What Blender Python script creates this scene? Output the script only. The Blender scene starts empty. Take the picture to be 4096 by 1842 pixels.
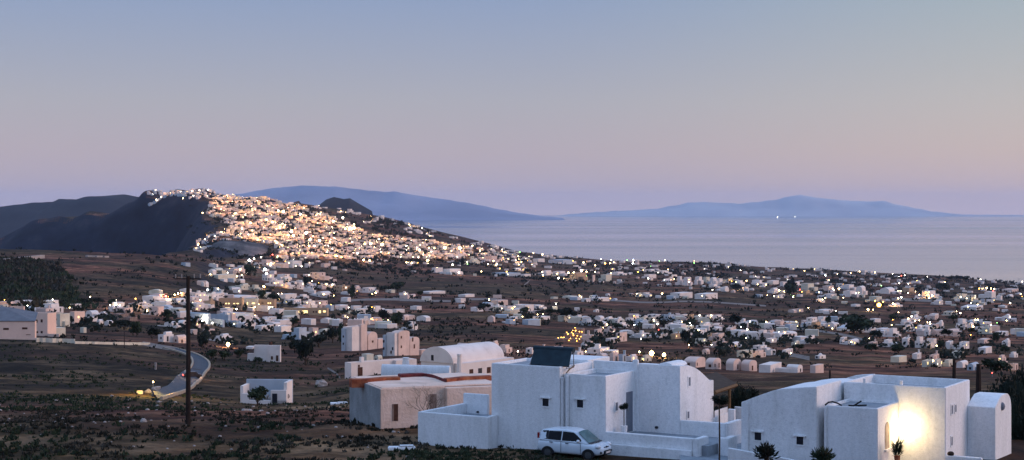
import bpy, bmesh, math, random
import numpy as np
from mathutils import Vector, noise

random.seed(7)
PI = math.pi
R = math.radians
S = bpy.context.scene
COL = S.collection

# ------------------------------------------------------------------ camera
# level camera 200 m above the sea looking north, shifted down a little (verticals stay vertical)
FX, U0, V0, HC = 1600.0, 512.0, 210.0, 200.0
cam_d = bpy.data.cameras.new('camera')
cam = bpy.data.objects.new('camera', cam_d)
COL.objects.link(cam)
cam.location = (0, 0, HC)
cam.rotation_euler = (R(90), 0, 0)
cam_d.sensor_width = 36
cam_d.lens = 36 * FX / 1024
cam_d.shift_y = (V0 - 230) / 1024.0
cam_d.clip_start = 1
cam_d.clip_end = 200000
S.camera = cam

# ------------------------------------------------------------------ world, sun, exposure
S.view_settings.view_transform = 'Standard'
S.view_settings.look = 'None'
S.view_settings.exposure = 0.15
S.view_settings.gamma = 1
S.cycles.use_denoising = True
S.cycles.max_bounces = 5
S.cycles.diffuse_bounces = 3
S.cycles.glossy_bounces = 2
S.cycles.volume_bounces = 2
S.cycles.sample_clamp_indirect = 4

SUN_AZ, SUN_EL = 92.0, 10.0       # degrees right of the view, degrees up (soft glow of the coming sunrise)
world = bpy.data.worlds.new('World')
S.world = world
world.use_nodes = True
nt = world.node_tree
nt.nodes.clear()
def N(nt, t, **kw):
    n = nt.nodes.new(t)
    for k, v in kw.items():
        setattr(n, k, v)
    return n
def L(nt, a, b):
    nt.links.new(a, b)
out = N(nt, 'ShaderNodeOutputWorld')
tc = N(nt, 'ShaderNodeTexCoord')
sep = N(nt, 'ShaderNodeSeparateXYZ')
L(nt, tc.outputs['Generated'], sep.inputs[0])
mx = N(nt, 'ShaderNodeMath', operation='MAXIMUM'); mx.inputs[1].default_value = 0
L(nt, sep.outputs['Z'], mx.inputs[0])
sq = N(nt, 'ShaderNodeMath', operation='SQRT')
L(nt, mx.outputs[0], sq.inputs[0])
def ramp(stops):
    r = N(nt, 'ShaderNodeValToRGB')
    e = r.color_ramp.elements
    while len(e) > 1: e.remove(e[-1])
    e[0].position = stops[0][0]; e[0].color = (*stops[0][1], 1)
    for p, c in stops[1:]:
        x = e.new(p); x.color = (*c, 1)
    L(nt, sq.outputs[0], r.inputs[0])
    return r
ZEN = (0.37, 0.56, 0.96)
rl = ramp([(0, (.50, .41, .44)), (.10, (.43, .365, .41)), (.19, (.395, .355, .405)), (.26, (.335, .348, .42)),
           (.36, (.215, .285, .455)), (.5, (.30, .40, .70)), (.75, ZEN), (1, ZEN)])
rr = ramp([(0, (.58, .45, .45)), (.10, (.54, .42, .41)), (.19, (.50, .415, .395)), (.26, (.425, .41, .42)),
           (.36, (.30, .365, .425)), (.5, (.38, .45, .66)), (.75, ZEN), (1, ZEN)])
mr = N(nt, 'ShaderNodeMapRange', interpolation_type='SMOOTHSTEP')
mr.inputs['From Min'].default_value = -0.02
mr.inputs['From Max'].default_value = 0.36
L(nt, sep.outputs['X'], mr.inputs['Value'])
mix = N(nt, 'ShaderNodeMix', data_type='RGBA')
L(nt, mr.outputs[0], mix.inputs['Factor'])
L(nt, rl.outputs[0], mix.inputs[6]); L(nt, rr.outputs[0], mix.inputs[7])
bg = N(nt, 'ShaderNodeBackground'); bg.inputs[1].default_value = 1.0
L(nt, mix.outputs[2], bg.inputs[0])
sky = N(nt, 'ShaderNodeTexSky', sky_type='NISHITA')
sky.sun_disc = False
sky.sun_elevation = R(1.0)
sky.sun_rotation = R(SUN_AZ)
bg2 = N(nt, 'ShaderNodeBackground'); bg2.inputs[1].default_value = 0.05
L(nt, sky.outputs[0], bg2.inputs[0])
addw = N(nt, 'ShaderNodeAddShader')
L(nt, bg.outputs[0], addw.inputs[0]); L(nt, bg2.outputs[0], addw.inputs[1])
L(nt, addw.outputs[0], out.inputs['Surface'])

sun_d = bpy.data.lights.new('sun', 'SUN')
sun_d.energy = 1.75
sun_d.angle = R(40)
sun_d.color = (1.0, 0.70, 0.60)
sun = bpy.data.objects.new('sun', sun_d)
COL.objects.link(sun)
sv = Vector((math.sin(R(SUN_AZ)) * math.cos(R(SUN_EL)), math.cos(R(SUN_AZ)) * math.cos(R(SUN_EL)), math.sin(R(SUN_EL))))
sun.rotation_euler = sv.to_track_quat('Z', 'Y').to_euler()

# ------------------------------------------------------------------ materials
def noise_mat(name, stops, scale=1.0, detail=6, rough=0.9, bump=0.0, bscale=None, coords='Object', spec=0.2, mapping=None, rough_noise=.6):
    m = bpy.data.materials.new(name)
    m.use_nodes = True
    t = m.node_tree
    b = t.nodes['Principled BSDF']
    b.inputs['Roughness'].default_value = rough
    b.inputs['Specular IOR Level'].default_value = spec
    tcx = N(t, 'ShaderNodeTexCoord')
    src = tcx.outputs[coords]
    if mapping:
        mp = N(t, 'ShaderNodeMapping'); mp.inputs['Scale'].default_value = mapping
        L(t, src, mp.inputs[0]); src = mp.outputs[0]
    n = N(t, 'ShaderNodeTexNoise'); n.inputs['Scale'].default_value = scale; n.inputs['Detail'].default_value = detail
    n.inputs['Roughness'].default_value = rough_noise
    L(t, src, n.inputs['Vector'])
    r = N(t, 'ShaderNodeValToRGB'); e = r.color_ramp.elements
    e[0].position = stops[0][0]; e[0].color = (*stops[0][1], 1)
    e[1].position = stops[-1][0]; e[1].color = (*stops[-1][1], 1)
    for p, c in stops[1:-1]:
        x = e.new(p); x.color = (*c, 1)
    L(t, n.outputs['Fac'], r.inputs[0]); L(t, r.outputs[0], b.inputs['Base Color'])
    if bump:
        n2 = N(t, 'ShaderNodeTexNoise'); n2.inputs['Scale'].default_value = bscale or scale * 6; n2.inputs['Detail'].default_value = 5
        L(t, src, n2.inputs['Vector'])
        bp = N(t, 'ShaderNodeBump'); bp.inputs['Strength'].default_value = bump; bp.inputs['Distance'].default_value = .05
        L(t, n2.outputs['Fac'], bp.inputs['Height']); L(t, bp.outputs[0], b.inputs['Normal'])
    return m
def two(c, k=.8, lo=.35, hi=.65):
    return [(lo, tuple(x * k for x in c)), (hi, c)]
def emis(name, c, s):
    m = bpy.data.materials.new(name); m.use_nodes = True
    b = m.node_tree.nodes['Principled BSDF']
    b.inputs['Base Color'].default_value = (.02, .02, .02, 1)
    b.inputs['Emission Color'].default_value = (*c, 1); b.inputs['Emission Strength'].default_value = s
    return m
M = {}
M['w'] = noise_mat('dawn_tinted_white_plaster', [(.3, (.64, .54, .48)), (.5, (.77, .66, .59)), (.7, (.80, .70, .63))], .35, 8, .92, .3, 9)  # white plaster with the warmth of dawn light put into its colour
M['fw'] = noise_mat('near_white_plaster', [(.34, (.60, .61, .62)), (.45, (.74, .745, .75)), (.55, (.80, .80, .80)), (.66, (.86, .86, .86))], 6.5, 10, .92, .5, 16, rough_noise=.8)
def streaky(m, sc=(1.3, 1.3, .30), lo=.86):
    t = m.node_tree; b = t.nodes['Principled BSDF']; src = b.inputs['Base Color'].links[0].from_socket
    tcx = N(t, 'ShaderNodeTexCoord'); mp = N(t, 'ShaderNodeMapping'); mp.inputs['Scale'].default_value = sc
    L(t, tcx.outputs['Object'], mp.inputs[0])
    n = N(t, 'ShaderNodeTexNoise'); n.inputs['Scale'].default_value = 1; n.inputs['Detail'].default_value = 8; n.inputs['Roughness'].default_value = .7
    L(t, mp.outputs[0], n.inputs['Vector'])
    r = N(t, 'ShaderNodeValToRGB'); e = r.color_ramp.elements
    e[0].position = .32; e[0].color = (lo, lo, lo * .98, 1); e[1].position = .56; e[1].color = (1, 1, 1, 1)
    L(t, n.outputs['Fac'], r.inputs[0])
    x = N(t, 'ShaderNodeMix', data_type='RGBA', blend_type='MULTIPLY'); x.inputs['Factor'].default_value = 1
    L(t, src, x.inputs[6]); L(t, r.outputs[0], x.inputs[7]); L(t, x.outputs[2], b.inputs['Base Color'])
streaky(M['fw'])
M['p'] = noise_mat('pink_plaster', two((.74, .54, .45)), .3)
M['pe'] = noise_mat('warm_lit_pink_plaster', two((.86, .58, .45), .9), .3)  # pink plaster again, warm light on the house fronts painted into the colour
M['c'] = noise_mat('cream_plaster', two((.68, .60, .47)), .3)
M['g'] = noise_mat('grey_plaster', two((.46, .50, .54)), .3)
M['o'] = noise_mat('ochre_plaster', two((.52, .34, .21)), .3)
M['s'] = noise_mat('brown_stone', [(.35, (.16, .10, .08)), (.65, (.34, .24, .19))], 1.2)
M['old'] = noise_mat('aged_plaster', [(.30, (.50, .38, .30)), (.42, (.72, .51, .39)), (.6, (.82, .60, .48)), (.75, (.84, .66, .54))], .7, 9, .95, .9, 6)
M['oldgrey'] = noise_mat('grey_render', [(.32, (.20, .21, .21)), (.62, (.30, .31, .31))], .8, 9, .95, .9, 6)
M['roof'] = noise_mat('flat_roof_screed', two((.42, .38, .35), .7), .8)
M['slate'] = noise_mat('grey_roof_sheet', two((.16, .17, .19), .8), .5)
M['terra'] = noise_mat('terracotta_coping', [(.35, (.16, .035, .02)), (.55, (.36, .11, .05)), (.7, (.48, .19, .09))], 1.5)
M['terrad'] = noise_mat('dark_red_coping', [(.35, (.07, .02, .02)), (.65, (.20, .035, .035))], 1.5)
M['dark'] = noise_mat('window_dark', two((.02, .023, .035), .5), 2, rough=.35, spec=.3)
M['brownwin'] = noise_mat('brown_shutter', two((.10, .045, .03), .6), 3)
M['shutter'] = noise_mat('grey_shutter', two((.18, .20, .24), .8), 3, mapping=(1, 1, 14))
M['wood'] = noise_mat('pine_wood', two((.17, .10, .05), .6), 3, mapping=(1, 1, 8))
M['pole'] = noise_mat('tarred_wood', two((.035, .022, .018), .5), 4, mapping=(1, 1, .3))
M['metal'] = noise_mat('dull_metal', two((.25, .25, .26), .7), 5, rough=.5)
M['panel'] = noise_mat('collector_glass', two((.012, .03, .042), .6), 2, rough=.45, spec=.15)
M['rubber'] = noise_mat('tyre_rubber', two((.02, .02, .02), .6), 9, rough=.8)
M['trunk'] = noise_mat('bark', two((.07, .045, .03), .5), 3)
M['leaf'] = noise_mat('foliage', [(.3, (.008, .014, .008)), (.5, (.022, .034, .018)), (.72, (.05, .062, .03))], 1.2)
M['leafd'] = noise_mat('dark_foliage', [(.3, (.004, .006, .005)), (.7, (.018, .026, .018))], 1.5)
M['scrub'] = noise_mat('dry_scrub', [(.3, (.010, .010, .008)), (.5, (.028, .026, .018)), (.7, (.085, .075, .062))], .35)
M['tarmac'] = noise_mat('tarmac', two((.075, .085, .10), .7), .8)
M['kerb'] = noise_mat('pale_kerb_stone', two((.42, .33, .24), .7), 1.1)
M['path'] = noise_mat('pale_dirt', two((.24, .19, .16), .6), .3)
M['stone'] = noise_mat('pale_stone', [(.3, (.20, .16, .14)), (.7, (.48, .42, .38))], 2.2)
M['pave'] = noise_mat('grey_paving', two((.30, .33, .36), .7), 1.6)
M['winlit'] = emis('lit_window', (1, .72, .30), 2.2)
M['winwhite'] = emis('lit_window_white', (1, .93, .72), 3.0)
M['warm'] = emis('lamp_warm', (1, .70, .30), 32)
M['white'] = emis('lamp_white', (1, .90, .72), 26)
M['cool'] = emis('lamp_cool', (.80, .92, 1), 28)
M['green'] = emis('lamp_green', (.35, 1, .25), 9)
M['red'] = emis('lamp_red', (1, .10, .07), 9)
M['amber'] = emis('lamp_amber', (1, .48, .08), 14)

# terrain: brown and olive fields, bare patches, dark rock on the steep cliffs
def terrain_mat():
    m = bpy.data.materials.new('dry_fields'); m.use_nodes = True
    t = m.node_tree; b = t.nodes['Principled BSDF']
    b.inputs['Roughness'].default_value = .95; b.inputs['Specular IOR Level'].default_value = .1
    tcx = N(t, 'ShaderNodeTexCoord')
    def nz(scale, detail=8, rough=.65, mp=None):
        n = N(t, 'ShaderNodeTexNoise'); n.inputs['Scale'].default_value = scale
        n.inputs['Detail'].default_value = detail; n.inputs['Roughness'].default_value = rough
        src = tcx.outputs['Object']
        if mp:
            q = N(t, 'ShaderNodeMapping'); q.inputs['Scale'].default_value = mp; q.inputs['Rotation'].default_value = (0, 0, .3)
            L(t, src, q.inputs[0]); src = q.outputs[0]
        L(t, src, n.inputs['Vector']); return n.outputs['Fac']
    def rp(fac, stops):
        r = N(t, 'ShaderNodeValToRGB'); e = r.color_ramp.elements
        e[0].position = stops[0][0]; e[0].color = (*stops[0][1], 1)
        e[1].position = stops[-1][0]; e[1].color = (*stops[-1][1], 1)
        for p, c in stops[1:-1]:
            x = e.new(p); x.color = (*c, 1)
        L(t, fac, r.inputs[0]); return r.outputs[0]
    def mixc(f, a, b_):
        x = N(t, 'ShaderNodeMix', data_type='RGBA'); L(t, f, x.inputs['Factor']); L(t, a, x.inputs[6]); L(t, b_, x.inputs[7]); return x.outputs[2]
    brown = rp(nz(.05), [(.40, (.038, .013, .008)), (.5, (.102, .042, .025)), (.60, (.21, .095, .058))])
    olive = rp(nz(.09), [(.41, (.018, .011, .005)), (.52, (.062, .038, .017)), (.61, (.14, .09, .050))])
    c1 = mixc(rp(nz(.0055, 5), [(.45, (0, 0, 0)), (.55, (1, 1, 1))]), brown, olive)
    patch = rp(nz(.016, 7, .7), [(.40, (.35, .36, .34)), (.49, (.9, .9, .9)), (.56, (1.15, 1.12, 1.1)), (.64, (1.7, 1.6, 1.55))])
    mp0 = N(t, 'ShaderNodeMix', data_type='RGBA', blend_type='MULTIPLY'); mp0.inputs['Factor'].default_value = 1
    L(t, c1, mp0.inputs[6]); L(t, patch, mp0.inputs[7]); c1 = mp0.outputs[2]
    # fine speckle of stones and dry tufts
    fine = rp(nz(.45, 12, .78), [(.34, (.22, .24, .24)), (.46, (.8, .8, .8)), (.56, (1.2, 1.15, 1.1)), (.66, (2.2, 2.0, 1.9)), (.78, (3.8, 3.4, 3.2))])
    mul = N(t, 'ShaderNodeMix', data_type='RGBA', blend_type='MULTIPLY'); mul.inputs['Factor'].default_value = 1
    L(t, c1, mul.inputs[6]); L(t, fine, mul.inputs[7])
    # long narrow terraces and field strips
    bands = rp(nz(1, 5, .6, (.004, .009, .009)), [(.40, (.62, .62, .64)), (.5, (1, 1, 1)), (.62, (1.4, 1.3, 1.25))])
    mul2 = N(t, 'ShaderNodeMix', data_type='RGBA', blend_type='MULTIPLY'); mul2.inputs['Factor'].default_value = 1
    L(t, mul.outputs[2], mul2.inputs[6]); L(t, bands, mul2.inputs[7])
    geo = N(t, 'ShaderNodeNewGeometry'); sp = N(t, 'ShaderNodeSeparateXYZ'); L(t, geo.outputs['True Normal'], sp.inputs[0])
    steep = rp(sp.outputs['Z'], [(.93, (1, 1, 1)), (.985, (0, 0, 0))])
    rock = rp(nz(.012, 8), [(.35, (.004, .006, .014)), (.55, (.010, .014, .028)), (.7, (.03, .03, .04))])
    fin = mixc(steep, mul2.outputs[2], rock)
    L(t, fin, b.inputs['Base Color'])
    bp = N(t, 'ShaderNodeBump'); bp.inputs['Strength'].default_value = .8; bp.inputs['Distance'].default_value = .4
    L(t, nz(.8, 6), bp.inputs['Height']); L(t, bp.outputs[0], b.inputs['Normal'])
    return m
M['terrain'] = terrain_mat()

# ------------------------------------------------------------------ terrain height function
Z = lambda z: 2000 + z
SEA = Z(-15)
DK = [8, 30, 60, 80, 97, 130, 200, 280, 350, 480, 650, 900, 1300, 1800, 2200, 2900, 3400, 3900, 4400, 4900, 5300, 6200]
near = [Z(198.2), Z(193), Z(189.2), Z(187.45)]
tail = [Z(60), SEA]
T = {
 -1600: near + [424, 411, 402, 388, 372, 341, 326, 304, 270, 246, SEA, SEA, SEA, SEA, SEA, 260] + tail,
 -60: near + [424, 411, 402, 388, 372, 341, 326, 304, 270, 246, SEA, SEA, SEA, SEA, SEA, 245] + tail,
 0:   near + [424, 411, 402, 388, 372, 341, 326, 304, 270, 248, SEA, SEA, SEA, SEA, SEA, 236] + tail,
 15:  near + [424, 411, 402, 389, 372, 341, 326, 304, 270, 248.5, SEA, SEA, SEA, SEA, SEA, 226] + tail,
 39:  near + [424, 411, 402, 389, 373, 342, 327, 305, 272, 249, SEA, SEA, SEA, SEA, SEA, 214] + tail,
 78:  near + [424, 411, 402, 390, 373, 343, 329, 306, 274, 250, SEA, SEA, SEA, SEA, SEA, 209.5] + tail,
 117: near + [424, 411, 402, 391, 375, 346, 331, 308, 277, 252, 270, 260, 250, 240, 225, 207.5] + tail,
 132: near + [424, 411, 402, 392, 376, 348, 332, 309, 279, 253, 268, 258, 248, 236, 220, 198.5] + tail,
 138: near + [424, 411, 402, 392, 376, 349, 332, 309, 279, 253, 266, 257, 246, 232, 215, 197] + tail,
 142: near + [424, 411, 402, 392, 377, 349, 332, 310, 279, 253, 265, 256, 245, 230, 211, 190.5] + tail,
 152: near + [424, 411, 402, 393, 377, 350, 333, 310, 280, 254, 264, 255, 243, 227, 208, 188] + tail,
 164: near + [424, 411, 403, 394, 378, 351, 334, 311, 282, 255, 262, 254, 242, 224, 206, 186.5] + tail,
 200: near + [424, 411, 403, 396, 380, 355, 337, 316, 289, 262, 259, 252, 238, 219, 202, 189] + tail,
 230: near + [424, 411, 404, 399, 382, 357, 340, 320, 296, 270, 262, 253, 239, 221, 205, 193] + tail,
 262: near + [424, 411, 405, 401, 384, 359, 342, 324, 300, 275, 266, 255, 241, 224, 209, 197] + tail,
 318: near + [424, 411, 405, 399, 384, 362, 345, 327, 305, 284, 274, 260, 246, 231, 216, 204.5] + tail,
 358: near + [424, 412, 403, 393, 380, 360, 344, 327, 306, 287, 277, 264, 251, 237, 222, 209.5] + tail,
 398: near + [425, 412, 400, 388, 376, 357, 343, 327, 307, 290, 281, 268, 257, 244, 231, 218] + tail,
 437: near + [425, 412, 396, 385, 375, 358, 344, 328, 309, 292, 283, 271, 261, 250.5, 240, 229.5] + tail,
 517: near + [425, 412, 393, 382, 374, 360, 346, 329, 311, 295, 287, 276, 269, 263, 257, 250.8] + tail,
 596: near + [425, 412, 393, 383, 375, 364, 350, 333, 315, 299, 291, 280, 273, 268, 263, 258.6] + tail,
 700: near + [425, 412, 393, 384, 377, 367, 353, 336, 318, 303, 294, 284, 277, 271.5, 266.5, 262.3] + tail,
 850: near + [425, 412, 394, 385, 378, 369, 355, 339, 321, 307, 299, 289, 282.5, 278, 274, 270.5] + tail,
 1024: near + [425, 412, 395, 387, 380, 372, 358, 342, 325, 312, 305, 297, 291.5, 287, 283.4, SEA, SEA, SEA],
 1250: near + [425, 412, 396, 388, 381, 373, 359, 343, 327, 315, 309, 301.5, 298, SEA, SEA, SEA, SEA, SEA],
 2700: near + [425, 412, 396, 388, 381, 373, 359, 343, 327, 315, 309, 301.5, SEA, SEA, SEA, SEA, SEA, SEA],
}
UK = sorted(T)
for u in T:
    if u > 560 and len(T[u]) == 22 and T[u][-2] == 2060: T[u][-2] = SEA
TZ = np.array([[ (q - 2000) if q >= 1900 else HC - (q - V0) / FX * d for q, d in zip(T[u], DK)] for u in UK])
UG = np.concatenate([np.linspace(-1600, -70, 50, endpoint=False), np.linspace(-70, 1100, 520, endpoint=False), np.linspace(1100, 2700, 50)])
DG = np.geomspace(8, 6200, 640)
LD = np.log(DG)
tmp = np.array([np.interp(LD, np.log(DK), row) for row in TZ])               # (uk, d)
ZG = np.array([np.interp(UG, UK, tmp[:, j]) for j in range(len(DG))]).T       # (u, d)
# edge of the caldera: west of it the plateau falls to the sea
BD = [2000, 2250, 2600, 3000, 3300, 3450, 3600, 3900, 4050, 4300, 4550, 4640, 4760]
BU = [-900, 120, 172, 190, 205, 222, 228, 203, 206, 214, 205, 168, -1500]
for j, d in enumerate(DG):
    if 2000 < d < 4760:
        ub = np.interp(d, BD, BU)
        m_ = (ub - UG) / FX * d + np.array([14 * math.sin(d * .05) + 9 * math.sin(d * .013 + 1)] * len(UG))
        k = np.clip(m_ / 150, 0, 1); k = k * k * (3 - 2 * k)
        ZG[:, j] = ZG[:, j] * (1 - k) + (-15) * k
for _ in range(2):
    A = ZG.copy()
    A[1:-1, :] = (ZG[:-2, :] + 2 * ZG[1:-1, :] + ZG[2:, :]) / 4
    B = A.copy()
    B[:, 1:-1] = (A[:, :-2] + 2 * A[:, 1:-1] + A[:, 2:]) / 4
    ZG = B
XG = (UG[:, None] - U0) / FX * DG[None, :]
for i in range(len(UG)):
    for j in range(len(DG)):
        d = DG[j]; x = XG[i, j]
        if d < 84 and 505 < UG[i] < 1100: continue
        a = .10 + min(d, 5000) * .0011
        w = max(18.0, d * .045)
        n_ = noise.noise((x / w, d / w, 3.1)) * a + noise.noise((x / w * 3.1, d / w * 3.1, 9.1)) * a * .4
        if d < 400: n_ += noise.noise((x / 2.3, d / 2.3, 5.0)) * .12
        if ZG[i, j] > 8 and d > 2300 and UG[i] < 300:      # gullies in the caldera face
            n_ += noise.noise((x / 60, d / 400, 1.0)) * 16 * (1 if d < 4880 else .2)
        ZG[i, j] += n_ * min(1, max(0, (ZG[i, j] + 5) / 35))
def gz_ud(u, d):
    i = np.interp(u, UG, np.arange(len(UG))); j = np.interp(math.log(max(d, 8.01)), LD, np.arange(len(DG)))
    i0 = min(int(i), len(UG) - 2); j0 = min(int(j), len(DG) - 2); a = i - i0; b = j - j0
    return float((ZG[i0, j0] * (1 - a) + ZG[i0 + 1, j0] * a) * (1 - b) + (ZG[i0, j0 + 1] * (1 - a) + ZG[i0 + 1, j0 + 1] * a) * b)
def gz(x, y):
    return gz_ud(U0 + FX * x / y, y)
VG = V0 + (HC - ZG) / DG[None, :] * FX
def hit(u, v):
    """first ground point seen at picture place (u, v)"""
    i = int(round(float(np.interp(u, UG, np.arange(len(UG))))))
    row = VG[i]
    for j in range(150, len(DG)):
        if row[j] <= v and DG[j] > 70:
            a, b = row[j - 1], row[j]
            t = 0 if a == b else max(0, min(1, (a - v) / (a - b)))
            d = DG[j - 1] + (DG[j] - DG[j - 1]) * t
            return ((u - U0) / FX * d, d, gz_ud(u, d))
    d = 4700.0
    return ((u - U0) / FX * d, d, gz_ud(u, d))

# ------------------------------------------------------------------ mesh helper
class MB:
    def __init__(s): s.v = []; s.f = []; s.m = []
    def poly(s, pts, mi=0):
        b = len(s.v); s.v += [tuple(p) for p in pts]; s.f.append(tuple(range(b, b + len(pts)))); s.m.append(mi)
    def box(s, x0, x1, y0, y1, z0, z1, mi=0, bev=0):
        b = len(s.v)
        s.v += [(x0, y0, z0), (x1, y0, z0), (x1, y1, z0), (x0, y1, z0), (x0, y0, z1), (x1, y0, z1), (x1, y1, z1), (x0, y1, z1)]
        for q in ((0, 3, 2, 1), (4, 5, 6, 7), (0, 1, 5, 4), (1, 2, 6, 5), (2, 3, 7, 6), (3, 0, 4, 7)):
            s.f.append(tuple(b + k for k in q)); s.m.append(mi)
    def prism(s, prof, lo, hi, axis='y', mi=0):
        """closed 2D profile swept along an axis; profile is (p, z)"""
        n = len(prof); b = len(s.v)
        for t in (lo, hi):
            for p, z in prof:
                s.v.append((p, t, z) if axis == 'y' else (t, p, z))
        s.f.append(tuple(b + k for k in range(n))); s.m.append(mi)
        s.f.append(tuple(b + n + k for k in reversed(range(n)))); s.m.append(mi)
        for k in range(n):
            s.f.append((b + k, b + n + k, b + n + (k + 1) % n, b + (k + 1) % n)); s.m.append(mi)
    def tube(s, pts, rad, seg=6, mi=0, rad2=None):
        pts = [Vector(p) for p in pts]; b = len(s.v); n = len(pts)
        for i, p in enumerate(pts):
            t = (pts[min(i + 1, n - 1)] - pts[max(i - 1, 0)]).normalized()
            a = t.cross(Vector((0, 0, 1)));  a = a if a.length > .1 else t.cross(Vector((1, 0, 0)))
            a.normalize(); c = t.cross(a)
            r = rad if rad2 is None else rad + (rad2 - rad) * i / max(1, n - 1)
            for k in range(seg):
                an = 2 * PI * k / seg
                s.v.append(tuple(p + a * math.cos(an) * r + c * math.sin(an) * r))
        for i in range(n - 1):
            for k in range(seg):
                s.f.append((b + i * seg + k, b + i * seg + (k + 1) % seg, b + (i + 1) * seg + (k + 1) % seg, b + (i + 1) * seg + k)); s.m.append(mi)
        s.f.append(tuple(b + k for k in reversed(range(seg)))); s.m.append(mi)
        s.f.append(tuple(b + (n - 1) * seg + k for k in range(seg))); s.m.append(mi)
    def parapet(s, x0, x1, y0, y1, z0, z1, rim=.22, dep=.35, mi=0, deck=1):
        """box whose top is a deck sunk behind a parapet"""
        b = len(s.v)
        X0, X1, Y0, Y1 = x0 + rim, x1 - rim, y0 + rim, y1 - rim
        s.v += [(x0, y0, z0), (x1, y0, z0), (x1, y1, z0), (x0, y1, z0), (x0, y0, z1), (x1, y0, z1), (x1, y1, z1), (x0, y1, z1),
                (X0, Y0, z1), (X1, Y0, z1), (X1, Y1, z1), (X0, Y1, z1), (X0, Y0, z1 - dep), (X1, Y0, z1 - dep), (X1, Y1, z1 - dep), (X0, Y1, z1 - dep)]
        F = [(0, 3, 2, 1), (0, 1, 5, 4), (1, 2, 6, 5), (2, 3, 7, 6), (3, 0, 4, 7), (4, 5, 9, 8), (5, 6, 10, 9), (6, 7, 11, 10), (7, 4, 8, 11),
             (8, 9, 13, 12), (9, 10, 14, 13), (10, 11, 15, 14), (11, 8, 12, 15)]
        for q in F: s.f.append(tuple(b + k for k in q)); s.m.append(mi)
        s.f.append((b + 12, b + 13, b + 14, b + 15)); s.m.append(deck)
    def vault(s, x0, x1, y0, y1, z0, rise, axis='y', seg=10, mi=0, over=0):
        lo, hi = (x0, x1) if axis == 'y' else (y0, y1)
        c = (lo + hi) / 2; r = (hi - lo) / 2
        prof = [(c + r * math.cos(PI * k / seg), z0 + rise * math.sin(PI * k / seg)) for k in range(seg + 1)]
        s.prism(prof, y0 - over if axis == 'y' else x0 - over, y1 + over if axis == 'y' else x1 + over, axis, mi)
    def ball(s, c, r, seg=8, rings=5, mi=0, sz=1.0):
        b = len(s.v)
        for i in range(1, rings):
            th = PI * i / rings
            for k in range(seg):
                ph = 2 * PI * k / seg
                s.v.append((c[0] + r * math.sin(th) * math.cos(ph), c[1] + r * math.sin(th) * math.sin(ph), c[2] + r * sz * math.cos(th)))
        t = len(s.v); s.v += [(c[0], c[1], c[2] + r * sz), (c[0], c[1], c[2] - r * sz)]
        for i in range(rings - 2):
            for k in range(seg):
                s.f.append((b + i * seg + k, b + (i + 1) * seg + k, b + (i + 1) * seg + (k + 1) % seg, b + i * seg + (k + 1) % seg)); s.m.append(mi)
        for k in range(seg):
            s.f.append((t, b + k, b + (k + 1) % seg)); s.m.append(mi)
            q = b + (rings - 2) * seg
            s.f.append((t + 1, q + (k + 1) % seg, q + k)); s.m.append(mi)
    def mesh(s, name, mats):
        me = bpy.data.meshes.new(name)
        me.from_pydata(s.v, [], s.f)
        for m in (mats if isinstance(mats, (list, tuple)) else [mats]): me.materials.append(m)
        if any(s.m): me.polygons.foreach_set('material_index', s.m)
        me.update()
        return me
    def obj(s, name, mats, parent=None, loc=(0, 0, 0), rz=0, smooth=False, recalc=False, bevel=0):
        me = s.mesh(name, mats)
        if recalc or bevel:
            bm = bmesh.new(); bm.from_mesh(me)
            if bevel:
                bmesh.ops.remove_doubles(bm, verts=bm.verts, dist=1e-5)
                bmesh.ops.bevel(bm, geom=[e for e in bm.edges if e.calc_face_angle(0) > .5], offset=bevel, segments=2, affect='EDGES', clamp_overlap=True)
            bmesh.ops.recalc_face_normals(bm, faces=bm.faces)
            bm.to_mesh(me); bm.free()
        if smooth: me.polygons.foreach_set('use_smooth', [True] * len(me.polygons))
        return add(name, me, parent, loc, rz)
def add(name, me, parent=None, loc=(0, 0, 0), rz=0, scale=None):
    o = bpy.data.objects.new(name, me); COL.objects.link(o)
    o.location = loc
    if rz: o.rotation_euler = (0, 0, rz)
    if scale: o.scale = scale
    if parent: o.parent = parent
    return o
def tag(o, label=None, cat=None, group=None, kind=None):
    if label: o['label'] = label
    if cat: o['category'] = cat
    if group: o['group'] = group
    if kind: o['kind'] = kind
    return o
def empty(name, loc, rz=0):
    return add(name, None, None, loc, rz)
UNITBOX = {}
def unit(mat, name):
    k = (mat, name)
    if k not in UNITBOX:
        b = MB(); b.box(-.5, .5, -.5, .5, -.5, .5); UNITBOX[k] = b.mesh(name, M[mat])
    return UNITBOX[k]
def part_box(name, mat, parent, c, size):
    return add(name, unit(mat, name), parent, c, 0, size)

# ------------------------------------------------------------------ setting
nu, nd = len(UG), len(DG)
me = bpy.data.meshes.new('ground')
vs = np.empty((nu, nd, 3)); vs[..., 0] = XG; vs[..., 1] = DG[None, :]; vs[..., 2] = ZG
idx = np.arange(nu * nd).reshape(nu, nd)
fs = np.stack([idx[:-1, :-1], idx[1:, :-1], idx[1:, 1:], idx[:-1, 1:]], -1).reshape(-1, 4)
me.vertices.add(nu * nd); me.vertices.foreach_set('co', vs.reshape(-1))
me.loops.add(len(fs) * 4); me.loops.foreach_set('vertex_index', fs.reshape(-1).astype(np.int32))
me.polygons.add(len(fs)); me.polygons.foreach_set('loop_start', np.arange(0, len(fs) * 4, 4, dtype=np.int32))
me.polygons.foreach_set('loop_total', np.full(len(fs), 4, np.int32))
me.update(calc_edges=True); me.validate()
me.polygons.foreach_set('use_smooth', np.ones(len(fs), bool))
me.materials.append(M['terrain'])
tag(add('ground', me), 'dry brown fields falling from the hill to the coast', 'ground', kind='structure')

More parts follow.
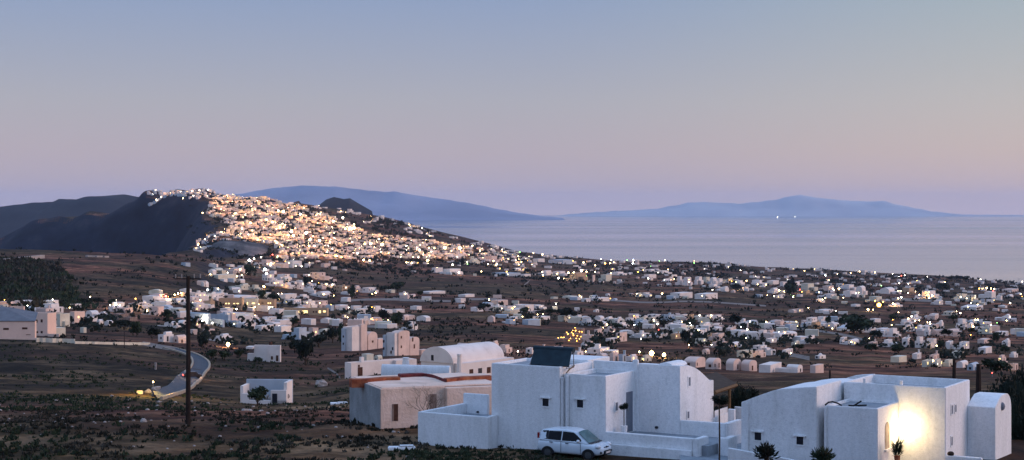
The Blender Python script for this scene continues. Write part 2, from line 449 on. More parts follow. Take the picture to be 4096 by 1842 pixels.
# the sea
def sea_mat():
    m = bpy.data.materials.new('sea_water'); m.use_nodes = True
    t = m.node_tree; b = t.nodes['Principled BSDF']
    b.inputs['Base Color'].default_value = (.03, .07, .13, 1)
    b.inputs['Specular IOR Level'].default_value = .5
    tcx = N(t, 'ShaderNodeTexCoord'); mp = N(t, 'ShaderNodeMapping'); mp.inputs['Scale'].default_value = (.00008, .00045, 1)
    L(t, tcx.outputs['Object'], mp.inputs[0])
    n = N(t, 'ShaderNodeTexNoise'); n.inputs['Scale'].default_value = 1; n.inputs['Detail'].default_value = 4
    L(t, mp.outputs[0], n.inputs['Vector'])
    r = N(t, 'ShaderNodeMapRange'); r.inputs['From Min'].default_value = .35; r.inputs['From Max'].default_value = .65
    r.inputs['To Min'].default_value = .05; r.inputs['To Max'].default_value = .16
    L(t, n.outputs['Fac'], r.inputs['Value']); L(t, r.outputs[0], b.inputs['Roughness'])
    mp2 = N(t, 'ShaderNodeMapping'); mp2.inputs['Scale'].default_value = (.03, .06, 1)
    L(t, tcx.outputs['Object'], mp2.inputs[0])
    n2 = N(t, 'ShaderNodeTexNoise'); n2.inputs['Scale'].default_value = 1; n2.inputs['Detail'].default_value = 6
    L(t, mp2.outputs[0], n2.inputs['Vector'])
    bp = N(t, 'ShaderNodeBump'); bp.inputs['Strength'].default_value = .12; bp.inputs['Distance'].default_value = .3
    L(t, n2.outputs['Fac'], bp.inputs['Height']); L(t, bp.outputs[0], b.inputs['Normal'])
    return m
b = MB(); b.poly([(-62000, -3000, 0), (62000, -3000, 0), (62000, 63000, 0), (-62000, 63000, 0)])
tag(b.obj('sea', sea_mat()), 'calm grey blue sea beyond the coast', 'sea', kind='structure')

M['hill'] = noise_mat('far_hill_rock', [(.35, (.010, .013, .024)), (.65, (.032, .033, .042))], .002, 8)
M['isle'] = noise_mat('haze_tinted_island_limestone', [(.35, (.16, .18, .25)), (.65, (.26, .28, .36))], .0006, 8)  # rock colour lightened and blued to carry part of the distance haze
M['isle2'] = noise_mat('haze_paled_island_limestone', [(.35, (.34, .34, .36)), (.65, (.48, .47, .47))], .0006, 8)  # paler still: haze over the farther island painted into the rock
def ridge(name, pts, d, depth, label, step=6, rough=.5, base=-12):
    """hill range whose skyline runs through (u, v) at distance d"""
    us = [p[0] for p in pts]; vv = [p[1] for p in pts]
    n = int((us[-1] - us[0]) / step); bb = MB(); K = 9
    rows = []
    for i in range(n + 1):
        u = us[0] + (us[-1] - us[0]) * i / n
        v = np.interp(u, us, vv) + (noise.noise((u * .11, d * .01, 0)) * .6 + noise.noise((u * .4, d * .01, 4)) * .3) * rough
        x = (u - U0) / FX * d; zt = max(base + 1, HC - (v - V0) / FX * d)
        row = []
        for k in range(-K, K + 1):
            q = k / K; y = d + q * depth
            zz = base + (zt - base) * (1 - abs(q)) ** .8 * (1 + .22 * noise.noise((x / depth * 4, q * 3, d)) * (0 if k == 0 else 1))
            row.append((x * (1 + 0 * q), y, zz))
        rows.append(row)
    for r_ in rows: bb.v += r_
    w = 2 * K + 1
    for i in range(n):
        for k in range(w - 1):
            bb.f.append((i * w + k, (i + 1) * w + k, (i + 1) * w + k + 1, i * w + k + 1)); bb.m.append(0)
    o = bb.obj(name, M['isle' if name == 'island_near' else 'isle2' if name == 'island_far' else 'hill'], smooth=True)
    return tag(o, label, 'hill', kind='structure')
ridge('hills', [(-260, 216), (-80, 210), (0, 206.7), (34, 202.5), (54, 201.8), (58, 199), (72, 199), (80, 200), (107, 195.6), (124, 194.2), (136, 196.5), (175, 203), (260, 214)], 7200, 900,
      'dark ridge of the island beyond the caldera cliff', 3, .6)
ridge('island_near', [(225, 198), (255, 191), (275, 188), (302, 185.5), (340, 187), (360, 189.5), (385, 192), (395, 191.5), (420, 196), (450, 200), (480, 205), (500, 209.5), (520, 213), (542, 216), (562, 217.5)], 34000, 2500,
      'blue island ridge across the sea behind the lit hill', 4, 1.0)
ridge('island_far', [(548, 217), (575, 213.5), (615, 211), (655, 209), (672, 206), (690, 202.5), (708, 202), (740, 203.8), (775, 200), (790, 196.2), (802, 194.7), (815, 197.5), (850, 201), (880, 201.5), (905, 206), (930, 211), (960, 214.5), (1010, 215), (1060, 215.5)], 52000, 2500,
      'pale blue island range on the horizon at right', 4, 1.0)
ridge('headland', [(318, 206), (326, 199.5), (334, 197), (344, 199), (350, 198.2), (358, 203), (372, 211)], 6500, 420, 'small dark twin peaked hill behind the town slope', 2, .4)

# haze
hz = bpy.data.materials.new('haze'); hz.use_nodes = True
t = hz.node_tree; t.nodes.clear()
ho = N(t, 'ShaderNodeOutputMaterial'); hv = N(t, 'ShaderNodeVolumePrincipled')
hv.inputs['Color'].default_value = (.66, .77, .98, 1); hv.inputs['Density'].default_value = 1.25e-5; hv.inputs['Anisotropy'].default_value = 0
L(t, hv.outputs[0], ho.inputs['Volume'])
b = MB(); b.box(-64000, 64000, -4000, 65000, -16.5, 860)
tag(b.obj('haze', hz, recalc=True), 'thin blue morning haze', 'haze', kind='stuff')

# ------------------------------------------------------------------ roads and paths
TH = R(31)                       # how the near houses are turned
def zf(x0, y0, s):               # a zoomed reading of the photograph -> picture place
    return lambda X, Y: ((x0 + X / s) / 4, (y0 + Y / s) / 4)
Z7 = zf(500, 1300, 2.1367)
def resample(pts, n):
    d = [0]
    for p, q in zip(pts, pts[1:]): d.append(d[-1] + math.hypot(q[0] - p[0], q[1] - p[1]))
    return [(float(np.interp(t, d, [p[0] for p in pts])), float(np.interp(t, d, [p[1] for p in pts]))) for t in np.linspace(0, d[-1], n)]
def smooth(pts, k=2):
    for _ in range(k):
        o = [pts[0]]
        for p, q in zip(pts, pts[1:]):
            o += [(p[0] * .75 + q[0] * .25, p[1] * .75 + q[1] * .25), (p[0] * .25 + q[0] * .75, p[1] * .25 + q[1] * .75)]
        pts = o + [pts[-1]]
    return pts
def world_line(pts, n):
    w = []
    for u, v in resample(smooth(pts), n):
        x, y, z = hit(u, v); w.append((x, y))
    w2 = [w[0]] + [((a[0] + 2 * b[0] + c[0]) / 4, (a[1] + 2 * b[1] + c[1]) / 4) for a, b, c in zip(w, w[1:], w[2:])] + [w[-1]]
    return w2
def ribbon(name, left, right, mat, lift, label, cuts=4):
    bb = MB(); n = len(left)
    for a, c in zip(left, right):
        za, zc = gz(*a), gz(*c); zm = max(za, zc)
        for k in range(cuts + 1):
            t = k / cuts; x = a[0] + (c[0] - a[0]) * t; y = a[1] + (c[1] - a[1]) * t
            bb.v.append((x, y, max(gz(x, y), (za + zc) / 2) + lift))
    for i in range(n - 1):
        for k in range(cuts):
            q = i * (cuts + 1) + k
            bb.f.append((q, q + 1, q + cuts + 2, q + cuts + 1)); bb.m.append(0)
    return tag(bb.obj(name, M[mat]), label, None, kind='structure')
def wall_line(name, line, mat, h, w, label, cat='wall', base=-1.0, group=None):
    bb = MB(); n = len(line)
    for i, (x, y) in enumerate(line):
        a = line[max(0, i - 1)]; c = line[min(n - 1, i + 1)]
        dx, dy = c[0] - a[0], c[1] - a[1]; l = math.hypot(dx, dy) or 1; nx, ny = -dy / l * w / 2, dx / l * w / 2
        z = gz(x, y)
        bb.v += [(x - nx, y - ny, z + base), (x - nx, y - ny, z + h), (x + nx, y + ny, z + h), (x + nx, y + ny, z + base)]
    for i in range(n - 1):
        q = i * 4
        for k in range(4):
            bb.f.append((q + k, q + (k + 1) % 4, q + 4 + (k + 1) % 4, q + 4 + k)); bb.m.append(0)
    bb.f.append((0, 3, 2, 1)); bb.f.append(tuple(len(bb.v) - 4 + k for k in range(4))); bb.m += [0, 0]
    return tag(bb.obj(name, M[mat], recalc=True), label, cat, group)
RL = [Z7(*p) for p in [(235, 610), (330, 570), (400, 520), (450, 450), (520, 405), (575, 355), (582, 310), (560, 272), (470, 235), (330, 200)]]
RR = [Z7(*p) for p in [(310, 640), (420, 603), (520, 573), (575, 540), (612, 500), (655, 470), (668, 430), (720, 380), (728, 335), (690, 295), (610, 252), (500, 222), (400, 196)]]
wl, wr = world_line(RL, 60), world_line(RR, 60)
ribbon('road', wl, wr, 'tarmac', .05, 'grey tarmac road curling round the bend behind the pole')
wall_line('road_wall', wl, 'kerb', .45, .45, 'low pale kerb wall on the inner left side of the winding road', group=None)
wall_line('road_wall', wr, 'kerb', .5, .5, 'low pale kerb wall round the outer right side of the road bend')
def track(pts, wv, label):
    a = world_line([(u, v + wv / 2) for u, v in pts], 30); c = world_line([(u, v - wv / 2) for u, v in pts], 30)
    ribbon('path', a, c, 'path', .08, label, 2)
P6 = zf(600, 1000, 2.316); P5 = zf(0, 1150, 3.309); PB3 = zf(700, 1000, 2.573); PB4 = zf(1600, 950, 2.316); PB5 = zf(2200, 1000, 2.316); PB6 = zf(3096, 1050, 2.316)
PZ1 = zf(1300, 1250, 1.956); PZ2 = zf(2100, 1300, 2.1367); PZ3 = zf(2850, 1400, 2.62); PZ4 = zf(3400, 1400, 2.619)
track([PB3(1700, 530), PB3(1740, 540), PB3(1800, 520), PB3(1950, 512), PB3(2200, 510), PB3(2573, 520)], 1.6, 'pale dirt track across the plain with a hooked left end')
track([PB4(0, 582), PB4(200, 588), PB4(470, 592)], 1.4, 'pale straight dirt track continuing over the plain')
track([PB4(640, 575), PB4(900, 572)], 1.5, 'short pale track above the long low farm buildings')
track([PB4(1150, 440), PB4(1190, 415), PB4(1205, 385)], 1.0, 'thin curved track on the dark plain')
track([PB5(590, 318), PB5(650, 305), PB5(690, 285)], 1.0, 'small pale curved track right of the lit hotel block')
track([PB6(40, 860), PB6(150, 862), PB6(240, 880), PB6(330, 900)], 2.0, 'yellow lit lane beside the vaulted houses on the right')
track([PB6(1090, 345), PB6(1250, 350), PB6(1460, 360)], 1.4, 'pale lane below the lamps at right')
track([PB3(1980, 790), PB3(2300, 800)], 1.6, 'short lit yard track by the yellow lamp')
track([PZ1(20, 440), PZ1(90, 480), PZ1(120, 520)], 1.2, 'narrow footpath left of the low white house')
track([PB6(0, 598), PB6(580, 655), PB6(900, 740)], 1.2, 'lane along the foot of the right hand village')
track([Z7(150, 165), Z7(330, 200), Z7(430, 215)], 2.4, 'pale road arm running left to the white boundary wall')
track([PB5(300, 455), PB5(600, 470), PB5(960, 495), PB5(1300, 470), PB5(2000, 520)], 1.0, 'long faint field track across the middle plain')

# ------------------------------------------------------------------ houses of the plain
HOUSE_N = [0]
RNG = random.Random(11)
WORD = {'pe': 'peach', 'w': 'white', 'p': 'pink', 'c': 'cream', 'g': 'grey', 'o': 'ochre', 's': 'brown stone'}
HOUSES = []
def isect(O, th, u, a=None, b=None):
    """point O + a*e1 + b*e2 on the plane seen at column u: solve for the one left out"""
    k = (u - U0) / FX; e1 = (math.cos(th), -math.sin(th)); e2 = (math.sin(th), math.cos(th))
    if a is None:
        return -(O[0] + b * e2[0] - k * (O[1] + b * e2[1])) / (e1[0] - k * e1[1])
    return -(O[0] + a * e1[0] - k * (O[1] + a * e1[1])) / (e2[0] - k * e2[1])
def house(uL, uS, uR, vT, vB, col='w', kind='box', th=None, zone='', lit=0, desc=None, name='house', win=True, dd=None):
    """a whitewashed block house: left face uL..uS, right face uS..uR, corner foot at (uS, vB)"""
    rng = RNG
    if th is None: th = TH + rng.uniform(-.16, .16)
    if dd: y = dd; x = (uS - U0) / FX * y; z = gz(x, y)
    else: x, y, z = hit(uS, vB)
    O = (x, y)
    W = max(1.5, min(-isect(O, th, uL, b=0), 60)); D = max(1.5, min(isect(O, th, uR, a=0), 60))
    if D > 2.6 * max(W, 4): D = 2.6 * max(W, 4)
    H = max(2.0, (vB - vT) / FX * y * (1.0 if desc else .8))
    root = empty(name, (x, y, z), -th)
    mats = [M[col], M['roof'] if col != 'w' else M['w']]
    bb = MB(); rim = min(.3, W * .1, D * .1)
    two_st = H > 5.2
    if kind == 'vault':
        r = min(H * .45, W * .5); h = H - r
        bb.box(-W, 0, 0, D, -3, h)
        bb.obj('wall', mats, root)
        v = MB(); v.vault(-W, 0, 0, D, h, r, 'y'); v.obj('vaulted_roof', mats, root)
        if D > 6:
            v = MB(); v.box(-W * .5, .9, D * .3, D * .7, -3, h * .8); v.obj('annex', mats, root)
    elif kind == 'vaultx':
        r = min(H * .4, D * .5); h = H - r
        bb.box(-W, 0, 0, D, -3, h); bb.obj('wall', mats, root)
        v = MB(); v.vault(-W, 0, 0, D, h, r, 'x'); v.obj('vaulted_roof', mats, root)
    elif kind == 'step':
        bb.parapet(-W, 0, 0, D, -3, H * .62, rim, .3); bb.obj('wall', mats, root)
        v = MB(); v.parapet(-W * .92, -W * .3, D * .25, D * .95, H * .62 - .3, H, rim, .25); v.obj('upper_floor', mats, root)
        h = H * .62
    elif kind == 'step2':
        bb.parapet(-W, 0, 0, D, -3, H * .7, rim, .3); bb.obj('wall', mats, root)
        v = MB(); v.box(-W * .6, -W * .1, D * .3, D * .9, H * .7 - .3, H * .86); v.vault(-W * .6, -W * .1, D * .3, D * .9, H * .86, H * .14, 'y'); v.obj('upper_floor', mats, root)
        h = H * .7
    elif kind == 'wing':
        bb.parapet(-W, 0, D * .35, D, -3, H, rim, .3); bb.obj('wall', mats, root)
        v = MB(); v.parapet(-W * .8, -W * .1, 0, D * .35, -3, H * .6, rim * .7, .25); v.obj('front_wing', mats, root)
        h = H
    elif kind == 'low':
        bb.box(-W, 0, 0, D, -3, H); bb.obj('wall', mats, root); h = H
    elif kind == 'dome':
        bb.box(-W, 0, 0, D, -3, H * .55); bb.obj('wall', mats, root)
        v = MB(); v.ball((-W / 2, D / 2, H * .52), min(W, D) * .42, 12, 8, sz=1.1); v.obj('dome', mats, root); h = H * .5
    else:
        bb.parapet(-W, 0, 0, D, -3, H, rim, .35); bb.obj('wall', mats, root); h = H
        if y < 1600 and rng.random() < .45 and W > 4:
            v = MB(); q = rng.uniform(.2, .6); v.box(-W * q - 1.6, -W * q, D * .5, D * .5 + 2, H - .35, H + 1.3); v.obj('stair_tower', mats, root)
        if y < 1100 and rng.random() < .4:
            v = MB(); v.box(-W * .25 - .3, -W * .25 + .3, D * .7, D * .7 + .6, H - .35, H + 1.1); v.box(-W * .25 - .4, -W * .25 + .4, D * .7 - .1, D * .7 + .7, H + 1.1, H + 1.25); v.obj('chimney', mats, root)
    if kind != 'low' and y > 300 and W > 3:
        for _k in range(rng.choice([1, 1, 2, 3]) if y > 600 else rng.choice([0, 1])):
            q = rng.uniform(.45, 1.1) * W; v = MB(); hq = H * rng.uniform(.3, .55)
            if rng.random() < .5: v.box(-W - q, -W - .003, D * .1, D * rng.uniform(.5, .95), -3, hq)
            else: v.box(.003, q * .7, D * .25, D * rng.uniform(.7, 1.1), -3, hq)
            v.obj('side_block', mats, root)
        if rng.random() < .8:
            v = MB(); q0, q1, yf = -W * rng.uniform(1.1, 1.9), W * rng.uniform(.1, .9), -rng.uniform(2, 5)
            v.box(q0, q1, yf, yf + .35, -2, rng.uniform(.7, 1.3)); v.obj('yard_wall', mats, root)
    y0f = D * .35 if kind == 'wing' else 0
    if win and y < 2300 and kind != 'low':
        ws = max(.75, y * .00085); wm = 'dark' if col in 'wgc' else 'brownwin'
        fl = max(1, int(h / 2.9)); k = 0
        for f in range(fl):
            zc = h * (f + .55) / fl
            nR = int(max(1, min(5, D / 3.2))); nL = int(max(1, min(5, W / 3.6)))
            for i in range(nR):
                if rng.random() < .22 and nR > 1: continue
                m_ = wm
                if lit and rng.random() < lit: m_ = rng.choice(['winlit', 'winlit', 'winwhite'])
                c = (0.0, y0f + (D - y0f) * (i + .5 + rng.uniform(-.12, .12)) / nR, zc)
                if kind == 'step' or kind == 'step2' or True:
                    if f == 0 and i == nR // 2 and m_ == wm:
                        part_box('door', m_, root, (c[0], c[1], min(1.1, h * .4)), (.07, ws * 1.05, min(2.1, h * .75)))
                    else:
                        part_box('window', m_, root, c, (.07, ws, ws * 1.15))
            for i in range(nL):
                if rng.random() < .45: continue
                m_ = 'winlit' if (lit and rng.random() < lit * .5) else wm
                part_box('window', m_, root, (-W * (i + .5 + rng.uniform(-.12, .12)) / nL, y0f, zc), (ws, .07, ws * 1.05))
    shape = {'vault': 'vaulted house', 'vaultx': 'long vaulted house', 'step': 'stepped house', 'step2': 'vault topped house',
             'wing': 'house with front wing', 'low': 'long low building', 'dome': 'domed chapel'}.get(kind, ('two storey house' if two_st else 'flat roofed house'))
    HOUSES.append(dict(o=root, u=(uL + uR) / 2, v=vB, zone=zone, col=WORD[col], shape=shape, lit=lit, desc=desc, wide=uR - uL, vT=vT))
    return root
def zone_houses(zfun, zone, rows, lit=0.0):
    for r in rows:
        XL, XR, YT, YB, col = r[:5]
        o = dict(r[5]) if len(r) > 5 else {}
        s = o.pop('s', RNG.uniform(.35, .6))
        uL, vT = zfun(XL, YT); uR, vB = zfun(XR, YB); uS = uL + (uR - uL) * s
        k = o.pop('k', None)
        if k is None:
            w, h = XR - XL, YB - YT
            k = 'box' if w / h > 2.4 else RNG.choice(['box', 'box', 'step', 'step2', 'wing', 'vault', 'box'])
        o.setdefault('lit', lit)
        house(uL, uS, uR, vT, vB, col, k, zone=zone, **o)
D_ = dict
zone_houses(P5, 'at the far left edge', [
    (-120, 480, 445, 690, 'pe', D_(k='box', s=.97, th=.03, win=False, desc='long pink hall with a grey roof and slit windows at the left edge')),
    (125, 325, 250, 400, 'pe', D_(k='box', s=.94, th=.05, win=False, desc='small pink roof room with one reddish door at the far left')),
    (330, 745, 340, 640, 'pe', D_(k='box', s=.72, th=.35, win=False, desc='two storey pink house with four square brown windows at the left')),
    (520, 840, 195, 330, 'w'), (300, 480, 232, 345, 'g', D_(k='vault')), (480, 700, 258, 352, 'p'), (700, 925, 310, 515, 'c', D_(k='box')), (925, 1125, 285, 480, 'pe', D_(k='box', s=.3)),
    (930, 1075, 205, 280, 'w'), (1130, 1310, 285, 400, 'w', D_(k='vault')), (1320, 1440, 320, 372, 'w', D_(k='vault')), (1440, 1740, 330, 440, 's', D_(k='box')),
    (1530, 1760, 258, 330, 'p'), (1640, 1800, 232, 300, 'c'), (1780, 1945, 165, 235, 'w'), (1900, 2060, 238, 330, 'c'), (2040, 2180, 240, 370, 'pe', D_(k='step')),
    (650, 868, 512, 628, 'c', D_(k='low')), (0, 110, 215, 290, 'c'), (1280, 1370, 400, 510, 'w', D_(k='vault')), (1380, 1500, 420, 505, 'w', D_(k='vault')), (1150, 1290, 405, 450, 'w', D_(k='low')),
    (1060, 1140, 560, 600, 'c', D_(k='low')), (20, 240, 235, 262, 'p', D_(k='low'))], .12)
zone_houses(P6, 'behind the utility pole', [
    (555, 680, 155, 208, 'c'), (540, 800, 222, 268, 'c', D_(k='low', lit=.6)), (690, 880, 165, 208, 'p', D_(k='low')), (800, 880, 138, 175, 'w'), (1010, 1150, 78, 150, 'p', D_(lit=.8)), (1150, 1285, 118, 165, 'p', D_(k='low')),
    (1250, 1405, 95, 135, 'g'), (1485, 1625, 192, 272, 'p', D_(k='box', s=.6)), (455, 545, 283, 340, 'w', D_(k='vault')), (550, 655, 340, 390, 'g'), (785, 925, 300, 368, 'c'),
    (930, 1020, 310, 380, 'c'), (1040, 1150, 212, 285, 'w'), (1150, 1300, 215, 280, 'w'), (1105, 1235, 270, 335, 'w'), (1250, 1305, 288, 350, 'w', D_(k='vault')), (1360, 1425, 285, 362, 'w'), (1460, 1510, 298, 352, 'w'),
    (1580, 1650, 298, 345, 'w'), (1650, 1720, 300, 350, 'w'), (1700, 1853, 318, 400, 'o', D_(k='box')), (1535, 1680, 372, 436, 'w', D_(k='vault')), (360, 520, 385, 455, 'w', D_(lit=.5)), (520, 660, 395, 455, 'w', D_(k='box')), (700, 1000, 415, 470, 'w', D_(k='vaultx')),
    (980, 1110, 395, 440, 'c', D_(k='low')), (1190, 1360, 400, 452, 'w', D_(k='low')), (1370, 1470, 405, 450, 'w'), (1240, 1400, 450, 505, 'w', D_(lit=.5)), (1410, 1530, 458, 540, 'w'),
    (1520, 1645, 455, 548, 'p', D_(k='box', s=.5)), (190, 330, 438, 500, 'w'), (355, 495, 452, 522, 'p', D_(k='box')), (500, 600, 455, 545, 'o', D_(k='box')), (0, 130, 505, 605, 'p', D_(k='box')),
    (170, 330, 528, 605, 'c', D_(k='low')), (390, 465, 520, 560, 'p'), (360, 560, 560, 690, 'g', D_(k='vaultx', s=.9)), (540, 745, 575, 705, 'g', D_(k='box', s=.9)), (715, 810, 568, 705, 'p', D_(k='step')),
    (800, 960, 605, 665, 'w'), (1010, 1130, 625, 675, 'w', D_(k='low')), (915, 1010, 618, 660, 'w'), (1130, 1330, 640, 695, 'w', D_(k='low')), (800, 980, 668, 725, 'w', D_(k='low')), (970, 1150, 690, 748, 'w', D_(k='low')), (1150, 1310, 695, 760, 'w', D_(k='low')),
    (130, 260, 655, 717, 'w'), (255, 365, 635, 717, 'w', D_(k='vaultx')), (370, 470, 650, 718, 'p', D_(lit=.5)), (75, 220, 738, 852, 'w', D_(k='step2')), (215, 340, 772, 862, 'p', D_(k='vault')), (365, 440, 750, 782, 'p', D_(k='low')),
    (490, 600, 743, 780, 'p', D_(k='low')), (600, 745, 760, 850, 'w', D_(k='step2')), (1300, 1480, 700, 832, 'g', D_(k='step')), (1470, 1560, 700, 810, 'p', D_(k='box')), (1560, 1690, 715, 800, 'c', D_(k='vault', lit=.5)),
    (700, 785, 790, 870, 'p', D_(k='vault'))], .22)
zone_houses(PB3, 'right of the lit school', [
    (1940, 2010, 560, 640, 'w', D_(k='vault')), (2010, 2135, 565, 640, 'w', D_(k='step')), (1800, 1895, 690, 770, 'w', D_(k='vault')), (1905, 2010, 690, 770, 'w', D_(k='box')), (2325, 2410, 655, 722, 'p'),
    (2370, 2500, 752, 825, 'w', D_(k='box')), (1730, 1790, 578, 615, 'w'), (1780, 1815, 620, 655, 'c'), (1720, 1765, 672, 700, 'w'), (2305, 2400, 428, 500, 'w'), (2400, 2480, 445, 500, 'p'), (1930, 2070, 375, 440, 'w'), (1800, 1910, 352, 430, 'p'),
    (1500, 1600, 130, 178, 'p', D_(k='low')), (1130, 1305, 103, 150, 'w', D_(k='low')), (1270, 1330, 315, 350, 'w'), (2060, 2135, 1115, 1158, 'c', D_(k='vault'))], .1)
zone_houses(PB4, 'on the middle plain', [
    (295, 405, 270, 326, 'w', D_(k='box', s=.3, lit=.3)), (400, 610, 282, 342, 'w', D_(k='box', s=.3)), (430, 500, 140, 192, 'w'), (500, 590, 150, 195, 'w'), (620, 730, 188, 240, 'c'), (780, 900, 160, 222, 'p', D_(k='box')),
    (850, 1118, 325, 357, 'g', D_(k='low')), (1115, 1215, 335, 362, 'w', D_(k='low')), (1300, 1420, 298, 352, 'w', D_(lit=.6)), (1420, 1530, 305, 352, 'w', D_(lit=.6)), (1575, 1770, 330, 402, 'o', D_(k='box', lit=.4, s=.3, desc='wide ochre hotel block with lit windows on the plain')),
    (1780, 1860, 333, 415, 'p', D_(k='box', s=.1)), (1860, 1960, 330, 405, 'c', D_(k='box')), (755, 855, 588, 662, 'g', D_(k='vaultx')), (840, 1000, 572, 625, 'p', D_(k='low')), (850, 950, 622, 682, 'w', D_(k='box')), (950, 1045, 625, 690, 'w', D_(k='box')),
    (1045, 1240, 612, 690, 'w', D_(k='box')), (945, 1100, 668, 708, 'c', D_(k='low', lit=.5)), (1240, 1335, 625, 660, 'w'), (1230, 1390, 738, 762, 'w', D_(k='low')), (985, 1070, 760, 798, 'w'), (1790, 1845, 658, 692, 'w'),
    (1500, 1640, 540, 568, 'c', D_(k='low')), (1640, 1690, 530, 575, 'c', D_(lit=.9)), (1750, 1940, 555, 588, 'w', D_(k='low')), (540, 690, 525, 552, 'w', D_(k='low')), (190, 420, 500, 520, 'w', D_(k='low')), (2180, 2250, 505, 550, 'c', D_(lit=.8)), (2240, 2316, 505, 545, 'w'),
    (560, 620, 130, 165, 'w'), (840, 900, 70, 100, 'w'), (1040, 1130, 275, 310, 'w', D_(k='vault')), (1960, 2070, 315, 350, 'w'), (1230, 1340, 190, 225, 'w', D_(k='low')), (1380, 1600, 198, 245, 'g', D_(k='low'))], .15)
zone_houses(PB4, 'just behind the foreground roofs', [
    (400, 500, 1005, 1078, 'w', D_(k='vaultx', s=.6)), (525, 640, 968, 1040, 'p', D_(k='vaultx')), (748, 835, 975, 1035, 'w', D_(k='vault')), (835, 915, 940, 1045, 'p', D_(k='step2')), (905, 1040, 982, 1070, 'p', D_(k='step')), (1165, 1265, 1018, 1080, 'w'),
    (1250, 1360, 1030, 1080, 'p', D_(k='box')), (1325, 1555, 1010, 1105, 'p', D_(k='box', s=.3)), (1675, 1755, 958, 1030, 'w', D_(k='vault')), (1750, 1820, 990, 1030, 'w'), (1560, 1700, 1065, 1115, 'w', D_(k='box')), (1735, 1940, 1030, 1080, 'w', D_(k='box')),
    (1810, 1930, 1060, 1145, 'p', D_(k='vault', lit=.3)), (1925, 2035, 1055, 1150, 'p', D_(k='step', lit=.3)), (2030, 2095, 1070, 1150, 'g', D_(k='box')), (2090, 2200, 1090, 1145, 'w'), (2230, 2330, 1098, 1150, 'c', D_(lit=.5))], .1)
zone_houses(PB5, 'right of the orange lit terrace', [
    (300, 380, 625, 700, 'g', D_(k='box')), (380, 470, 640, 698, 'w'), (480, 600, 612, 670, 'w'), (600, 670, 605, 690, 'w', D_(k='step2')), (700, 775, 615, 690, 'w'), (770, 825, 590, 660, 'w', D_(k='vault')), (840, 905, 608, 692, 'c', D_(k='box')), (905, 995, 610, 690, 'c', D_(k='step')),
    (1055, 1150, 590, 652, 'g', D_(k='box')), (1210, 1275, 588, 650, 'w', D_(k='box')), (1270, 1362, 590, 655, 'o', D_(k='box', s=.3)), (1065, 1150, 662, 735, 'w'), (1140, 1240, 658, 720, 'w', D_(k='vault')), (1440, 1520, 592, 655, 'w', D_(k='box')), (1500, 1605, 592, 658, 'w', D_(k='step')),
    (1390, 1500, 658, 740, 'w'), (1490, 1615, 670, 738, 'w', D_(k='step')), (1225, 1310, 728, 790, 'w'), (1310, 1430, 730, 800, 'w', D_(k='wing')), (1500, 1615, 762, 842, 'p', D_(k='box')), (1430, 1510, 785, 832, 'o', D_(k='box', lit=.3)), (1115, 1215, 770, 826, 'o', D_(k='box')),
    (410, 490, 722, 802, 'p', D_(k='box')), (490, 605, 720, 800, 'p', D_(k='box')), (610, 740, 750, 850, 'p', D_(k='box', s=.3)), (780, 920, 768, 815, 'w', D_(k='box')), (930, 1090, 778, 815, 'w', D_(k='low')), (1330, 1445, 815, 870, 'c', D_(lit=.8)), (1500, 1645, 845, 905, 'p'), (1640, 1765, 850, 900, 'w', D_(k='vault')),
    (1620, 1750, 715, 780, 'p', D_(k='low')), (1680, 1750, 755, 810, 'c'), (1775, 1865, 760, 822, 'w'), (1785, 1850, 655, 700, 'w'), (1830, 1950, 645, 692, 'w'), (1950, 2060, 660, 722, 'w'), (2100, 2170, 645, 730, 'p', D_(k='box')), (2170, 2235, 665, 730, 'p'), (1915, 2010, 728, 820, 'w'), (2010, 2075, 735, 800, 'p', D_(k='box')),
    (2075, 2250, 770, 835, 'w'), (515, 640, 815, 860, 'w'), (620, 720, 665, 720, 'w'), (2000, 2100, 820, 860, 'w')], .12)
zone_houses(PB5, 'below the right hand village', [
    (1115, 1340, 400, 446, 'w', D_(k='low', desc='left half of the long pale greenhouse on the plain')), (1340, 1585, 410, 456, 'w', D_(k='low', desc='right half of the long pale greenhouse on the plain')),
    (1410, 1480, 922, 965, 'p', D_(k='vault')), (1730, 1880, 922, 995, 'c', D_(k='box', lit=.7)), (1880, 2000, 920, 995, 'p', D_(k='step')), (1990, 2090, 940, 975, 'w'), (1880, 2010, 880, 930, 'w'), (2150, 2250, 935, 975, 'w', D_(lit=.3)), (2190, 2340, 1075, 1135, 'w', D_(k='vaultx', s=.7, desc='grey white vaulted chapel like house with a round pink end wall')), (1935, 2145, 1105, 1135, 'w', D_(k='low'))], .05)
for i, q in enumerate([(1240, 1440, 1005, 1090), (1440, 1585, 1010, 1105), (1630, 1770, 1015, 1115), (1770, 1918, 1025, 1122)]):
    zone_houses(PB5, '', [(*q, 'p', D_(k='vaultx', s=.5 if i else .55, desc=['leftmost', 'second', 'third', 'rightmost'][i] + ' of the four pink vaulted cottages in a row'))])
